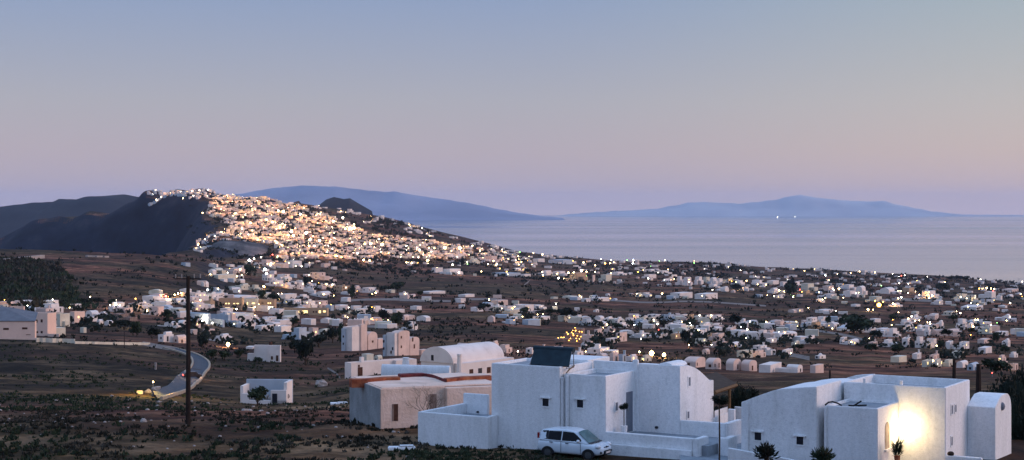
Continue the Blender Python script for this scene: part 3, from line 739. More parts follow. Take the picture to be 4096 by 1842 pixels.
zone_houses(PB5, 'in the pale far row', [
    (870, 990, 220, 262, 'w'), (900, 970, 170, 205, 'w'), (1110, 1190, 218, 280, 'w'), (1180, 1240, 225, 325, 'w', D_(k='box')), (1240, 1330, 235, 330, 'w', D_(k='box')), (1330, 1420, 232, 320, 'w'), (1420, 1480, 238, 300, 'c'), (1480, 1545, 240, 310, 'w'), (1540, 1620, 255, 312, 'w'), (1620, 1700, 250, 300, 'c'),
    (1470, 1550, 310, 348, 'w'), (1570, 1660, 330, 385, 'w'), (1710, 1830, 275, 330, 'w'), (1780, 1840, 335, 372, 'w'), (1850, 1980, 270, 332, 'w'), (2010, 2120, 275, 320, 'w'), (2130, 2200, 285, 340, 'w'), (2040, 2140, 340, 400, 'w'), (2200, 2316, 285, 340, 'w'), (2070, 2150, 420, 445, 'w'), (1000, 1100, 185, 222, 'w'), (1040, 1110, 260, 295, 'w')], .08)
zone_houses(PB6, 'in the lit village far right', [
    (250, 370, 180, 262, 'c', D_(lit=.3)), (260, 370, 250, 300, 'o', D_(k='box', lit=.5)), (450, 600, 208, 262, 'p', D_(k='box')), (640, 740, 195, 252, 'w'), (640, 760, 250, 320, 'w', D_(k='box')), (760, 870, 200, 300, 'w'), (460, 580, 285, 330, 'w'), (880, 1000, 308, 362, 'c', D_(k='low')), (980, 1130, 222, 292, 'w'), (1190, 1320, 222, 290, 'o', D_(k='box')),
    (1370, 1500, 250, 332, 'w'), (1480, 1600, 345, 392, 'w'), (1690, 1790, 280, 340, 'c', D_(lit=.3)), (1780, 1890, 290, 362, 'c', D_(lit=.3)), (1950, 2060, 260, 332, 'w'), (2060, 2150, 300, 352, 'w'), (2150, 2230, 290, 330, 'w'), (2110, 2280, 245, 277, 'p', D_(k='low')), (1730, 2040, 405, 442, 'w', D_(k='low')), (1830, 1980, 350, 395, 'c'), (380, 550, 435, 468, 'w', D_(k='low')), (180, 272, 425, 462, 'p'),
    (1300, 1370, 320, 345, 'w'), (390, 455, 325, 370, 'w', D_(k='vault')), (1090, 1180, 370, 410, 'w')], .2)
zone_houses(PB6, 'in the right edge cluster', [
    (300, 400, 490, 600, 'w', D_(k='box')), (390, 485, 492, 560, 'w'), (345, 480, 540, 622, 'o', D_(k='box', s=.3)), (0, 100, 530, 610, 'p'), (510, 610, 508, 546, 'w', D_(k='box')), (635, 715, 510, 545, 'w'), (660, 770, 548, 602, 'w', D_(k='box')), (580, 870, 600, 640, 'g', D_(k='low')), (970, 1060, 600, 650, 'g', D_(k='box')), (1050, 1160, 595, 690, 'w', D_(k='step')),
    (1160, 1290, 520, 580, 'w'), (1270, 1345, 472, 530, 'w'), (1200, 1310, 570, 640, 'w', D_(k='step')), (1310, 1400, 570, 640, 'w', D_(k='vault')), (1390, 1500, 575, 682, 'w', D_(k='step')), (1440, 1560, 470, 516, 'w', D_(k='box')), (1570, 1730, 450, 492, 'c', D_(k='box')), (1500, 1600, 520, 622, 'w', D_(k='step2')), (1710, 1800, 510, 600, 'w', D_(k='step')), (1790, 1885, 540, 642, 'w', D_(k='vault')),
    (1870, 1950, 525, 567, 'g', D_(k='box')), (2110, 2230, 470, 545, 'w', D_(k='step2')), (1930, 2045, 592, 662, 'c', D_(k='box', lit=.4)), (1185, 1310, 685, 782, 'w', D_(k='box')), (1305, 1400, 668, 790, 'w', D_(k='step')), (1400, 1505, 690, 792, 'w', D_(k='wing')), (1000, 1180, 708, 780, 'w', D_(k='step')), (280, 420, 668, 752, 'w', D_(k='step')), (600, 690, 690, 745, 'w'), (680, 790, 700, 762, 'w', D_(k='vault')),
    (875, 960, 730, 780, 'p'), (1590, 1700, 722, 802, 'w', D_(k='box')), (1700, 1860, 730, 802, 'w', D_(k='wing')), (1890, 2090, 780, 842, 'w', D_(k='low')), (2110, 2260, 698, 782, 'w', D_(k='step2')), (1885, 2030, 705, 750, 'p', D_(k='low')), (40, 190, 660, 715, 'p'), (1630, 1730, 640, 680, 'w')], .1)
zone_houses(PB6, 'behind the right hand roof', [
    (1370, 1470, 905, 968, 'c', D_(k='box', lit=.7)), (1450, 1530, 845, 915, 'p', D_(k='box')), (1470, 1560, 920, 968, 'c', D_(k='step', lit=.6)), (1560, 1680, 905, 965, 'c', D_(k='step')), (1690, 1800, 912, 975, 'w', D_(k='vault')), (1790, 1900, 945, 1000, 'g', D_(k='vault')), (2010, 2110, 928, 995, 'p', D_(k='box')), (2100, 2180, 930, 980, 'p', D_(k='step')), (2190, 2262, 935, 998, 'p', D_(k='box')),
    (380, 480, 850, 892, 'w', D_(k='dome')), (1280, 1365, 865, 895, 'w'), (1080, 1230, 890, 925, 'c', D_(k='low')), (2090, 2150, 850, 915, 'p', D_(k='step')), (2180, 2260, 825, 880, 'w', D_(k='step')), (340, 460, 978, 1025, 'p', D_(k='low')), (1640, 1780, 845, 885, 'c', D_(k='low')), (160, 250, 730, 770, 'c', D_(lit=.4))], .1)

# ---- houses of the middle distance with shapes of their own
def mid_house(o_uv, dd, th, label, name='house', cat='house'):
    u, v = o_uv; y = dd; x = (u - U0) / FX * y; z = HC - (v - V0) / FX * y
    r = empty(name, (x, y, z), -th); tag(r, label, cat); return r, (x, y), z
class Frame:
    """local axes of a house corner: a runs along the left face, b along the right face"""
    def __init__(s, O, th, z0=0): s.O, s.th, s.z0 = O, th, z0
    def a(s, u, b=0): return isect(s.O, s.th, u, b=b)
    def b(s, u, a=0): return isect(s.O, s.th, u, a=a)
    def y(s, a, b): return s.O[1] - a * math.sin(s.th) + b * math.cos(s.th)
    def z(s, v, a, b): return HC - (v - V0) / FX * s.y(a, b) - s.z0
# school: long ochre building with lit windows
def long_block(zfun, XL, XS, XR, YT, YB, th, col, label, wins, name='building', cat='building', vault=False):
    uL, vT = zfun(XL, YT); uS, vB = zfun(XS, YB); uR, _ = zfun(XR, YB)
    x, y, z = hit(uS, vB); f = Frame((x, y), th, z)
    r = empty(name, (x, y, z), -th)
    W = -f.a(uL); D = f.b(uR); H = (vB - vT) / FX * y
    D = min(D, 16); W = min(W, 140)
    bb = MB(); bb.parapet(-W, 0, 0, D, -3, H, .3, .4); bb.obj('wall', [M[col], M['roof']], r)
    for X, Y, w, h, m in wins:
        u, v = zfun(X, Y); a = f.a(u)
        if -W + .3 < a < -.3:
            part_box('window', m, r, (a, 0, (vB - v) / FX * y), (w * .25 / zfun_s[zfun] * y / FX, .1, h * .25 / zfun_s[zfun] * y / FX))
    HOUSES.append(dict(o=r, u=(uL + uR) / 2, v=vB, zone='', col='', shape='', lit=0, desc=label, wide=uR - uL, vT=vT))
    return r
zfun_s = {P6: 2.316, PB3: 2.573, P5: 3.309, PB4: 2.316}
lw = lambda *xs: xs
long_block(P6, 635, 850, 870, 450, 560, .03, 'o', 'left wing of the long ochre school with two rows of lit windows', [(705, 497, 14, 12, 'winlit'), (730, 497, 14, 12, 'winlit'), (780, 497, 16, 8, 'winlit'), (812, 497, 20, 9, 'winlit'), (705, 540, 14, 14, 'winlit'), (728, 540, 24, 14, 'winlit'), (782, 540, 16, 10, 'winlit'), (820, 541, 16, 12, 'brownwin')])
long_block(P6, 845, 995, 1010, 452, 566, .03, 'c', 'middle wing of the ochre school with a glass porch', [(855, 495, 12, 24, 'winlit'), (880, 497, 10, 20, 'brownwin'), (903, 495, 10, 24, 'winlit'), (958, 495, 26, 12, 'winlit'), (960, 540, 20, 24, 'winlit'), (930, 540, 20, 20, 'brownwin'), (880, 540, 26, 26, 'brownwin')])
long_block(P6, 1002, 1150, 1172, 460, 574, .05, 'o', 'right wing of the ochre school with one bright white window', [(1042, 492, 20, 10, 'brownwin'), (1095, 492, 10, 12, 'winlit'), (1115, 492, 12, 12, 'winlit'), (1040, 542, 36, 20, 'brownwin'), (1118, 538, 46, 30, 'winwhite')])
long_block(P6, 1228, 1640, 1655, 540, 612, .04, 'o', 'long low ochre building with a row of yellow lit windows', [(1270, 573, 18, 20, 'winlit'), (1305, 573, 20, 22, 'winlit'), (1345, 573, 24, 16, 'winlit'), (1378, 573, 20, 16, 'winlit'), (1435, 573, 50, 26, 'winlit'), (1515, 573, 14, 16, 'brownwin'), (1540, 573, 14, 16, 'brownwin'), (1573, 572, 20, 24, 'winlit'), (1616, 569, 24, 16, 'winlit')])
# a handful of windows on the left edge buildings
def face_windows(root, mat, items, face='front'):
    for a, b, z, w, h in items:
        part_box('window', mat, root, (a, b, z), (w, .08, h) if face == 'front' else (.08, w, h))
for h_ in HOUSES:
    d = h_['desc'] or ''
    o = h_['o']
    if d.startswith('long pink hall'):
        f = Frame((o.location.x, o.location.y), -o.rotation_euler.z, o.location.z)
        for X, w in ((80, 75), (328, 72)):
            u, v = P5(X, 548); b_ = f.b(u); y = f.y(0, b_)
        # the visible long face is the right hand one or the front one depending on the turn: put on both
        for X, w, Y in ((80, 75, 548), (328, 72, 540), (375, 60, 625)):
            u, v = P5(X, Y); a = f.a(u); y = f.y(a, 0)
            k = 8 if Y == 625 else 26
            part_box('window', 'brownwin', o, (a, 0, f.z(v, a, 0)), (w / 3.309 / 4 * y / FX, .1, k / 3.309 / 4 * y / FX))
            b_ = f.b(u); y = f.y(0, b_)
            if 0 < b_ < 60: part_box('window', 'brownwin', o, (0, b_, f.z(v, 0, b_)), (.1, w / 3.309 / 4 * y / FX / max(.2, math.sin(abs(f.th))) * .5, k / 3.309 / 4 * y / FX))
    if d.startswith('long pink hall'):
        Wd = -f.a(P5(0, 0)[0] - 9); Hh = (h_['v'] - h_['vT']) / FX * f.y(0, 0)
        rb = MB(); rb.poly([(-Wd, -.2, Hh + .05), (0.2, -.2, Hh + .05), (-2, 9, Hh + 2.2), (-Wd, 9, Hh + 4.2)]); rb.poly([(-Wd, 9, Hh + 4.1), (-2, 9, Hh + 2.1), (0.2, -.2, Hh - .1), (-Wd, -.2, Hh - .1)])
        rb.obj('roof', M['slate'], o)
    if d.startswith('two storey pink'):
        f = Frame((o.location.x, o.location.y), -o.rotation_euler.z, o.location.z)
        for X, Y in ((483, 445), (552, 442), (490, 598), (552, 596)):
            u, v = P5(X, Y); a = f.a(u); y = f.y(a, 0)
            part_box('window', 'brownwin', o, (a, 0, f.z(v, a, 0)), (32 / 3.309 / 4 * y / FX, .1, 40 / 3.309 / 4 * y / FX))
    if d.startswith('small pink roof'):
        part_box('door', 'brownwin', o, (-2.0, 0, 1.2), (1.6, .1, 2.4))

# boundary walls at the left
def low_wall(name, zfun, X0, X1, Y0, Y1, hp, label, mat='c', thick=.3, slope=0):
    (u0, v0), (u1, v1) = zfun(X0, Y0), zfun(X1, Y1)
    n = 12; pts = [hit(u0 + (u1 - u0) * i / n, v0 + (v1 - v0) * i / n) for i in range(n + 1)]
    h = hp / 4 * pts[n // 2][1] / FX
    return wall_line(name, [(p[0], p[1]) for p in pts], mat, h, thick, label)
low_wall('boundary_wall', P5, 480, 990, 722, 738, 17, 'tall cream boundary wall in front of the pink houses')
low_wall('boundary_wall', P5, 990, 1510, 745, 755, 10, 'low cream boundary wall stepping down from the tall one')
low_wall('boundary_wall', P5, 1515, 1980, 757, 765, 11, 'right end of the low cream boundary wall by the bushes')
low_wall('quarry_ledge', zf(0, 650, 2.573), 20, 440, 1030, 985, 14, 'pale bare rock ledge above the dark gully', 'stone', 4)
low_wall('quarry_ledge', zf(0, 650, 2.573), 890, 1110, 972, 978, 7, 'narrow pale rock ledge on the brown ridge', 'stone', 3)

# ------------------------------------------------------------------ the near white compound (middle)
MW = [M['fw'], M['pave']]
O1 = (2.50, 84.0)
F1 = Frame(O1, TH, 187.3)
z1 = 187.3
def win(parent, face, s, z, w, h, at=0.0, mat='dark', hood=True, depth=.16):
    """a small deep window: dark pane set back behind white reveals, with a little ledge above"""
    fr = MB(); t = .07; pr = .035
    if face == 'f':
        for x0, x1, q0, q1 in ((s - w / 2 - t, s - w / 2, z - h / 2 - t, z + h / 2 + t), (s + w / 2, s + w / 2 + t, z - h / 2 - t, z + h / 2 + t), (s - w / 2, s + w / 2, z - h / 2 - t, z - h / 2)):
            fr.box(x0, x1, at - pr, at + .02, q0, q1)
        if hood: fr.box(s - w / 2 - .16, s + w / 2 + .12, at - .12, at + .02, z + h / 2, z + h / 2 + .06)
        else: fr.box(s - w / 2, s + w / 2, at - pr, at + .02, z + h / 2, z + h / 2 + t)
        p = part_box('window', mat, parent, (s, at - .006, z), (w, .02, h))
    else:
        for y0, y1, q0, q1 in ((s - w / 2 - t, s - w / 2, z - h / 2 - t, z + h / 2 + t), (s + w / 2, s + w / 2 + t, z - h / 2 - t, z + h / 2 + t), (s - w / 2, s + w / 2, z - h / 2 - t, z - h / 2), (s - w / 2, s + w / 2, z + h / 2, z + h / 2 + t)):
            fr.box(at - .02, at + pr, y0, y1, q0, q1)
        p = part_box('window', mat, parent, (at + .006, s, z), (.02, w, h))
    o = fr.obj('window_frame', M['fw'], parent)
    return p
H1 = empty('house', (O1[0], O1[1], z1), -TH)
tag(H1, 'white cubic house with a black solar collector on its flat roof, behind the parked car', 'house')
aL = F1.a(491.3); zt = F1.z(367.1, 0, 0); bC = 3.68
b = MB(); b.parapet(aL, 0, 0, bC, -1.5, zt, .2, .14); b.obj('main_block', MW, H1, bevel=.03)
b = MB(); b.box(aL + .3, -.3, bC, bC + 2.6, -1.5, zt + .05); b.obj('rear_block', MW, H1, bevel=.03)
# second block
aB0, aB1 = .42, F1.a(605.7, .28); zb = F1.z(376.1, aB1, .28); bB1 = F1.b(635.6, aB1)
b = MB(); b.parapet(.12, aB1, .28, bC + .05, -1.5, zb, .16, .22); b.obj('front_block', MW, H1, bevel=.03)
b = MB(); b.box(.003, .115, .19, .6, -1.5, zb - .3); b.obj('corner_infill', MW, H1)
b = MB(); b.box(.02, .14, .08, .27, -1.5, zt - .55); b.obj('drain_pilaster', MW, H1, bevel=.03); b = MB(); b.box(.30, .44, .10, .27, -1.5, zb - .05); b.obj('drain_pilaster', MW, H1, bevel=.03)
b = MB(); b.tube([(.30, .2, zb + .05), (.27, .6, zb + .22), (.2, 1.2, zb + .32), (.05, 1.5, zb + .34)], .035, 6); b.obj('rain_pipe', M['wood'], H1)
# third block with the arched end
bF = bB1; aC0 = aB1 + .003; aC1 = F1.a(680, bF); zc = F1.z(366, aC1, bF)
prof = [(bF, -1.5), (bF, zc), (bF + 1.1, zc - .06), (bF + 1.9, zc - .24), (bF + 2.6, zc - .50), (bF + 3.2, zc - .78), (bF + 3.84, zc - 1.10), (bF + 4.0, zc - 1.16), (bF + 4.02, zc - 1.10), (bF + 4.37, zc - 1.14), (bF + 4.37, -1.5)]
b = MB(); b.prism(prof, aC0 - .02, aC1, 'x'); b.obj('arched_block', MW, H1, recalc=True, bevel=.02)
b = MB(); b.box(.0, aC0 - .03, bF, bF + .3, 1.0, zc + .04); b.obj('roof_parapet', MW, H1, bevel=.03)
b = MB(); b.box(aC0 - .14, aC0 + .18, bF - .13, bF + .05, -1.0, zc + .22); b.obj('corner_pilaster', MW, H1, bevel=.03)
b = MB(); b.vault(aC1 - 1.4, aC1 - .5, bF + .2, bF + 2.0, zc - .1, .22, 'y'); b.obj('roof_skylight', MW, H1)
zw = F1.z(420.3, aC1, bF)
aW1 = F1.a(725.7, bF)
b = MB(); b.box(aC1 + .004, aW1, bF, bF + .28, -1.5, zw); b.box(aW1 - .28, aW1, bF + .28, bF + 2.2, -1.5, zw - .02); b.obj('yard_wall', MW, H1, bevel=.03)
win(H1, 'f', F1.a(545.8), F1.z(402.2, -.8, 0), .37, .42)
win(H1, 'f', F1.a(580.3, .28), F1.z(403.4, 1, .28), .37, .42, at=.28)
def bx(u, a=aB1): return F1.b(u, a)
b0 = bx(616.3); win(H1, 'r', b0, F1.z(406.5, aB1, b0), .27, .42, at=aB1, mat='shutter')
b0 = bx(629.2); b_ = MB(); b_.box(aB1 - .05, aB1 + .03, b0 - .36, b0 + .36, F1.z(431.5, aB1, b0), F1.z(391.7, aB1, b0)); dr = b_.obj('door', M['shutter'], H1)
b_ = MB(); b_.tube([(aB1 + .07, b0 - .25, F1.z(411, aB1, b0)), (aB1 + .07, b0 - .25, F1.z(411, aB1, b0) + .18)], .018); b_.obj('handle', M['metal'], dr)
for X, Y0_, Y1_ in ((1403, 447, 520), (1392, 740, 798)):
    u, v0_ = PZ2(X, Y0_); _, v1_ = PZ2(X, Y1_); b0 = F1.b(u, aC1)
    win(H1, 'r', b0, F1.z((v0_ + v1_) / 2, aC1, b0), .24, (v1_ - v0_) / FX * 84.6, at=aC1, mat='shutter')
u, v = PZ2(1125, 875); b_ = MB(); a0 = F1.a(u, bF); b_.ball((a0, bF, F1.z(v, a0, bF)), .11, 8, 5, sz=.7); b_.obj('wall_vent', M['dark'], H1)
# terrace in front of the door with its low wall
b = MB(); zr = F1.z(439.7, F1.a(698.8, .28), .28); aT = F1.a(698.8, .28)
zft = F1.z(433.2, aB1, .28) - .04
b.box(aB1 + .02, aT + .35, .62, bF + .0, -1.5, zft - .25); b.obj('terrace', M['pave'], H1)
b = MB(); b.box(aB1 - .1, aT - .32, .26, .58, .0, zr + .02); b.box(aT - .30, aT, .20, 1.5, -1.2, zr + .04); b.box(aB1 - .25, aT - .31, .02, .255, -1.5, zr - .55); b.obj('terrace_wall', MW, H1, bevel=.03)
b = MB(); b.box(aT + .5, aT + 1.1, 1.5, 1.8, -1, zr - .02); b.box(aT + .75, aT + 1.1, 1.8, 2.6, -1, zr + .0); b.obj('step_wall', MW, H1, bevel=.03)
# annex courtyard at the left
q = (-1.245, 85.11); FQ = Frame(q, TH, z1)
X1 = empty('walled_yard', (q[0], q[1], z1), -TH); tag(X1, 'low white walled yard with open top against the left of the cubic house', 'yard')
h = FQ.z(417.3, 0, 0); qa = FQ.a(417.7); qb = FQ.b(463, qa)
b = MB(); t = .24
b.box(qa, 0, 0, t, -1.5, h); b.box(-t - .001, 0, t + .001, .96, -1.5, h + .02); b.box(qa, qa + t, t + .001, qb, -1.5, h + .005)
b.obj('front_wall', MW, X1, bevel=.03)
b = MB(); b.box(qa + .002, FQ.a(487.5, qb), qb + .002, qb + t, -1.5, FQ.z(398, 0, qb)); b.obj('rear_wall', MW, X1, bevel=.03)
b = MB(); b.box(qa + t, -t, t, qb, -1.5, h - .55); b.obj('yard_floor', M['pave'], X1)
b = MB(); u, v = PZ1(1195, 778); a0 = FQ.a(u, qb); b.ball((a0, qb, FQ.z(v, a0, qb)), .1, 8, 5, sz=.6); b.obj('wall_vent', M['dark'], X1)

# solar collector
sc = empty('solar_collector', (O1[0], O1[1], z1 + zt - .12), -TH); tag(sc, 'black solar water heater panel tilted on the white flat roof', 'solar panel')
a0, a1 = F1.a(530, .5), F1.a(566, .5)
b = MB(); b.poly([(a0 + .1, .35, .14), (a1 + .25, .35, .14), (a1 + .08, .95, .92), (a0, .95, .92)]); b.poly([(a0, .99, .88), (a1 + .08, .99, .88), (a1 + .25, .39, .10), (a0 + .1, .39, .10)])
b.poly([(a0 + .1, .35, .14), (a0, .95, .92), (a0, .99, .88), (a0 + .1, .39, .10)]); b.poly([(a1 + .25, .35, .14), (a1 + .25, .39, .10), (a1 + .08, .99, .88), (a1 + .08, .95, .92)]); b.obj('panel', M['panel'], sc)
b = MB(); b.tube([(a0 - .12, 1.15, .93), (a1 + .12, 1.15, .93)], .15, 12); b.obj('water_tank', M['panel'], sc)
b = MB()
for a in (a0 + .02, a1 + .1):
    b.tube([(a, .35, .0), (a, .98, .86)], .025, 5); b.tube([(a, 1.15, .0), (a, 1.15, .85)], .025, 5); b.tube([(a, .35, .02), (a, 1.15, .02)], .02, 5)
b.obj('frame', M['metal'], sc)

# ------------------------------------------------------------------ the right hand compound
O2 = (17.37, 76.0); z2 = 187.6; F2 = Frame(O2, TH, z2)
H2 = empty('house', (O2[0], O2[1], z2), -TH); tag(H2, 'large white house at the right with curved roof and a glowing wall lamp', 'house')
ze = F2.z(408.7, 0, 0); aE = F2.a(825.1); bE = F2.b(899.2, 0)
b = MB(); b.parapet(aE, 0, 0, bE - .01, -2, ze, .14, .12); b.obj('front_block', MW, H2, bevel=.03)
aF1 = F2.a(945.5, bE); zF = F2.z(387.7, aF1, bE); bF2 = F2.b(969.8, aF1)
aFm = F2.a(842.7, bE) + .05
# back block: parapet ring whose rear left corner rounds down
b = MB(); b.parapet(aFm, aF1, bE, bF2, -2, zF, .16, .42); b.obj('rear_block', MW, H2, bevel=.03)
# left block with a vaulted top line
aD = F2.a(816.5, -.25)
tops = []
for X, Y in ((300, 545), (345, 530), (450, 490), (540, 458), (620, 430), (690, 414), (750, 405), (900, 394), (1090, 385)):
    u, v = PZ3(X, Y); a = F2.a(u, -.25); tops.append((a, F2.z(v, a, -.25)))
prof = [(tops[0][0], -2)] + tops + [(tops[-1][0], -2)]
b = MB(); b.prism(prof, -.25, bE - .002, 'y'); b.obj('vaulted_block', MW, H2, recalc=True, bevel=.03)
# far hump of the vault
b = MB(); pr2 = []
for X, Y in ((770, 410), (870, 385), (1000, 350), (1120, 335), (1250, 332), (1365, 345)):
    u, v = PZ3(X, Y); a = F2.a(u, bE + .4); pr2.append((a, F2.z(v, a, bE + .4)))
b.prism([(pr2[0][0], 0)] + pr2 + [(pr2[-1][0], 0)], bE + .0, bE + 2.4, 'y'); b.obj('rear_vault', MW, H2, recalc=True, bevel=.02)
b = MB(); pr3 = []
for X, Y in ((1290, 330), (1360, 312), (1430, 285), (1500, 265), (1580, 257), (1700, 252)):
    u, v = PZ3(X, Y); a = F2.a(u, bF2 - .1); pr3.append((a, F2.z(v, a, bF2 - .1)))
b.prism([(pr3[0][0], 0)] + pr3 + [(pr3[-1][0], 0)], bF2 - .26, bF2 + .02, 'y'); b.obj('curved_parapet', MW, H2, recalc=True, bevel=.02)
b = MB(); b.box(tops[0][0] + .28, tops[0][0] + .42, -.33, -.24, -2, tops[1][1] - .1); b.obj('drain_pilaster', MW, H2, bevel=.02)
for q0_, q1_ in ((aE - .42, aE - .32), (aE - .02, aE + .1)):
    b = MB(); b.box(q0_, q1_, -.1, .01, -2, ze - .06); b.obj('drain_pilaster', MW, H2, bevel=.02)
for X, Y in ((478, 902), (918, 948)):
    u, v = PZ3(X, Y); a = F2.a(u, -.25); win(H2, 'f', a, F2.z(v, a, -.25), .35, .40, at=-.25)
for X, Y, w, h in ((1065, 625, .16, .42), (1102, 612, .16, .36), (1062, 955, .16, .42)):
    u, v = PZ4(X, Y); b0 = F2.b(u, aF1); win(H2, 'r', b0, F2.z(v, aF1, b0), w * 1.6, h, at=aF1, mat='shutter')
# arched niche window on the lit return wall
u, v = PZ4(388, 900); b0 = F2.b(u, 0); zc_ = F2.z(v, 0, b0)
b = MB(); w, h = .34, .62
pf = [(b0 - w, zc_ - h), (b0 + w, zc_ - h), (b0 + w, zc_ + h * .6)] + [(b0 + w * math.cos(PI * k / 8), zc_ + h * .6 + w * .9 * math.sin(PI * k / 8)) for k in range(1, 8)] + [(b0 - w, zc_ + h * .6)]
b.prism(pf, -.02, .012, 'x'); b.obj('arched_window', M['stone'], H2, recalc=True)
b = MB(); b.box(.0, .12, b0 - w - .1, b0 + w + .1, zc_ - h - .09, zc_ - h); b.obj('window_sill', M['fw'], H2)
for X, Y in ((152, 345), (535, 345)):
    u, v = PZ4(X, Y); a = F2.a(u, bE + .05); b = MB(); b.box(a - .06, a + .06, bE + .02, bE + .14, zF - .2, zF + .22); b.obj('roof_post', M['fw'], H2)
# small vaulted block at the far right
aG0 = aF1 + .003; zg = F2.z(395.3, aG0, bF2); aG1 = F2.a(997.5, bF2)
prof = [(bF2 - .9, -2), (bF2 - .9, zg - .5), (bF2 - .6, zg - .15), (bF2 - .1, zg)] + [(bF2 + .9 + 1.0 * math.sin(PI / 2 * k / 6), zg - .85 + .85 * math.cos(PI / 2 * k / 6)) for k in range(7)] + [(bF2 + 1.92, -2)]
b = MB(); b.prism([(p + (.92 if i_ > 1 else .45), z) for i_, (p, z) in enumerate(prof)], aG0, aG1, 'x'); b.obj('side_vault', MW, H2, recalc=True, bevel=.02)
u, v = PZ4(1590, 590); b0 = F2.b(u, aG1); b = MB(); b.ball((aG1, b0, F2.z(v, aG1, b0)), .17, 8, 6, sz=1.3); b.obj('round_window', M['shutter'], H2)
# low wall at the foot
u, v = PZ4(1000, 1100); u1_, v1_ = PZ4(1385, 1128)
f0 = F2.a(u, bE - .55); f1_ = F2.a(u1_, bE - .55)
b = MB(); b.box(f0, f1_, bE - .7, bE - .42, -2, F2.z(v, f0, bE - .55)); b.obj('low_wall', MW, H2, bevel=.03)
b = MB(); u, v = PZ4(1055, 1082); a = F2.a(u, bE - .55); b.ball((a, bE - .55, F2.z(v, a, bE - .55) - .02), .17, 9, 6, sz=.7); o = b.obj('clay_jar', M['pole'], None)
o.location = (0, 0, 0); o.data.transform(__import__('mathutils').Matrix.LocRotScale(Vector((O2[0], O2[1], z2)), __import__('mathutils').Euler((0, 0, -TH)), None)); tag(o, 'small dark round jar standing on the low wall by the right house', 'jar')
# wall lamp and its light
u, v = PZ4(585, 800); aL2 = F2.a(u, bE); zl = F2.z(v, aL2, bE)
def w2(F, a, b_, z): return (F.O[0] + a * math.cos(F.th) + b_ * math.sin(F.th), F.O[1] - a * math.sin(F.th) + b_ * math.cos(F.th), F.z0 + z)
p = w2(F2, aL2, bE - .62, zl)
lm = empty('wall_lamp', p); tag(lm, 'glowing warm lantern on the corner wall of the right hand house', 'lamp')
b = MB(); b.ball((0, 0, 0), .19, 12, 8); b.obj('globe', emis('lantern_glass', (1, .84, .50), 60), lm, smooth=True)
b = MB(); b.tube([(0, 0, .14), (0, 0, .22), (math.sin(TH) * .62, math.cos(TH) * .62, .22)], .02); b.obj('bracket', M['metal'], lm)
pl = bpy.data.lights.new('lantern_light', 'POINT'); pl.energy = 88; pl.color = (1, .58, .14); pl.shadow_soft_size = .2
po = bpy.data.objects.new('lantern_light', pl); COL.objects.link(po); po.location = (p[0] - .12, p[1] - .28, p[2])

# walls and steps between the two compounds
GW = empty('garden_wall', (0, 0, 0)); tag(GW, 'low white garden wall running down in front of the right hand house', 'wall')
def pwall(pts, thick, parent, name='wall_run'):
    """pts: (u, v_top, d) points of a wall top"""
    w = [((u - U0) / FX * d, d, HC - (v - V0) / FX * d) for u, v, d in pts]
    bb = MB()
    for i, (x, y, z) in enumerate(w):
        bb.v += [(x, y, z - 2.5), (x, y, z), (x + .1, y + thick, z), (x + .1, y + thick, z - 2.5)]
    for i in range(len(w) - 1):
        for k in range(4): bb.f.append((i * 4 + k, i * 4 + (k + 1) % 4, i * 4 + 4 + (k + 1) % 4, i * 4 + 4 + k)); bb.m.append(0)
    n = len(w) * 4 - 4; bb.f += [(0, 3, 2, 1), (n, n + 1, n + 2, n + 3)]; bb.m += [0, 0]
    return bb.obj(name, MW, parent, recalc=True)
pwall([(*PZ3(160, 1030), 79.0), (*PZ3(450, 1082), 78.0), (*PZ3(700, 1128), 77.2), (*PZ3(1000, 1190), 76)], .3, GW)
GW2 = empty('garden_wall', (0, 0, 0)); tag(GW2, 'stepped white walls in the gap between the two big white houses', 'wall')
pwall([(*PZ2(1620, 735), 90), (*PZ2(1730, 700), 91.5)], .3, GW2)
pwall([(*PZ2(1735, 720), 88.5), (*PZ2(1790, 725), 88)], .3, GW2)
pwall([(*PZ2(1610, 795), 88.2), (*PZ2(1740, 745), 90)], .3, GW2)
pwall([(*PZ2(1790, 700), 92), (*PZ2(1850, 705), 91.6)], .3, GW2)
pwall([(*PZ2(1715, 975), 83), (*PZ2(1850, 935), 84.5)], .3, GW2)
b = MB(); b.poly([(7.8, 74, 187.35), (12.2, 74, 187.35), (14.5, 90, 187.9), (8.8, 84, 187.9)]); b.poly([(7.8, 74, 187.3), (8.8, 84, 187.85), (14.5, 90, 187.85), (12.2, 74, 187.3)]); tag(b.obj('yard_paving', M['pave']), 'grey paved yard between the white houses', kind='structure')

# pergola
PG = empty('pergola', (0, 0, 0)); tag(PG, 'wooden pergola roof on a timber post behind the arched house', 'pergola')
def wp(u, v, d): return ((u - U0) / FX * d, d, HC - (v - V0) / FX * d)
A_, B_ = wp(*PZ2(1622, 578), 89), wp(*PZ2(1808, 515), 93)
b = MB(); b.tube([A_, B_], .11, 4); b.obj('beam', M['wood'], PG)
C_ = (A_[0] - .6, A_[1] + 4.5, A_[2] + .02); D2 = (B_[0] - .6, B_[1] + 4.5, B_[2] + .02)
b = MB(); b.poly([Vector(A_) + Vector((0, 0, .12)), Vector(B_) + Vector((0, 0, .12)), Vector(D2) + Vector((0, 0, .3)), Vector(C_) + Vector((0, 0, .3))])
b.poly([Vector(C_) + Vector((0, 0, .24)), Vector(D2) + Vector((0, 0, .24)), Vector(B_) + Vector((0, 0, .06)), Vector(A_) + Vector((0, 0, .06))]); b.obj('roof', M['trunk'], PG)
t_ = wp(*PZ2(1747, 548), 91.6); b = MB(); b.tube([(t_[0], t_[1], t_[2] - 3.2), t_], .09, 4); b.obj('post', M['wood'], PG)

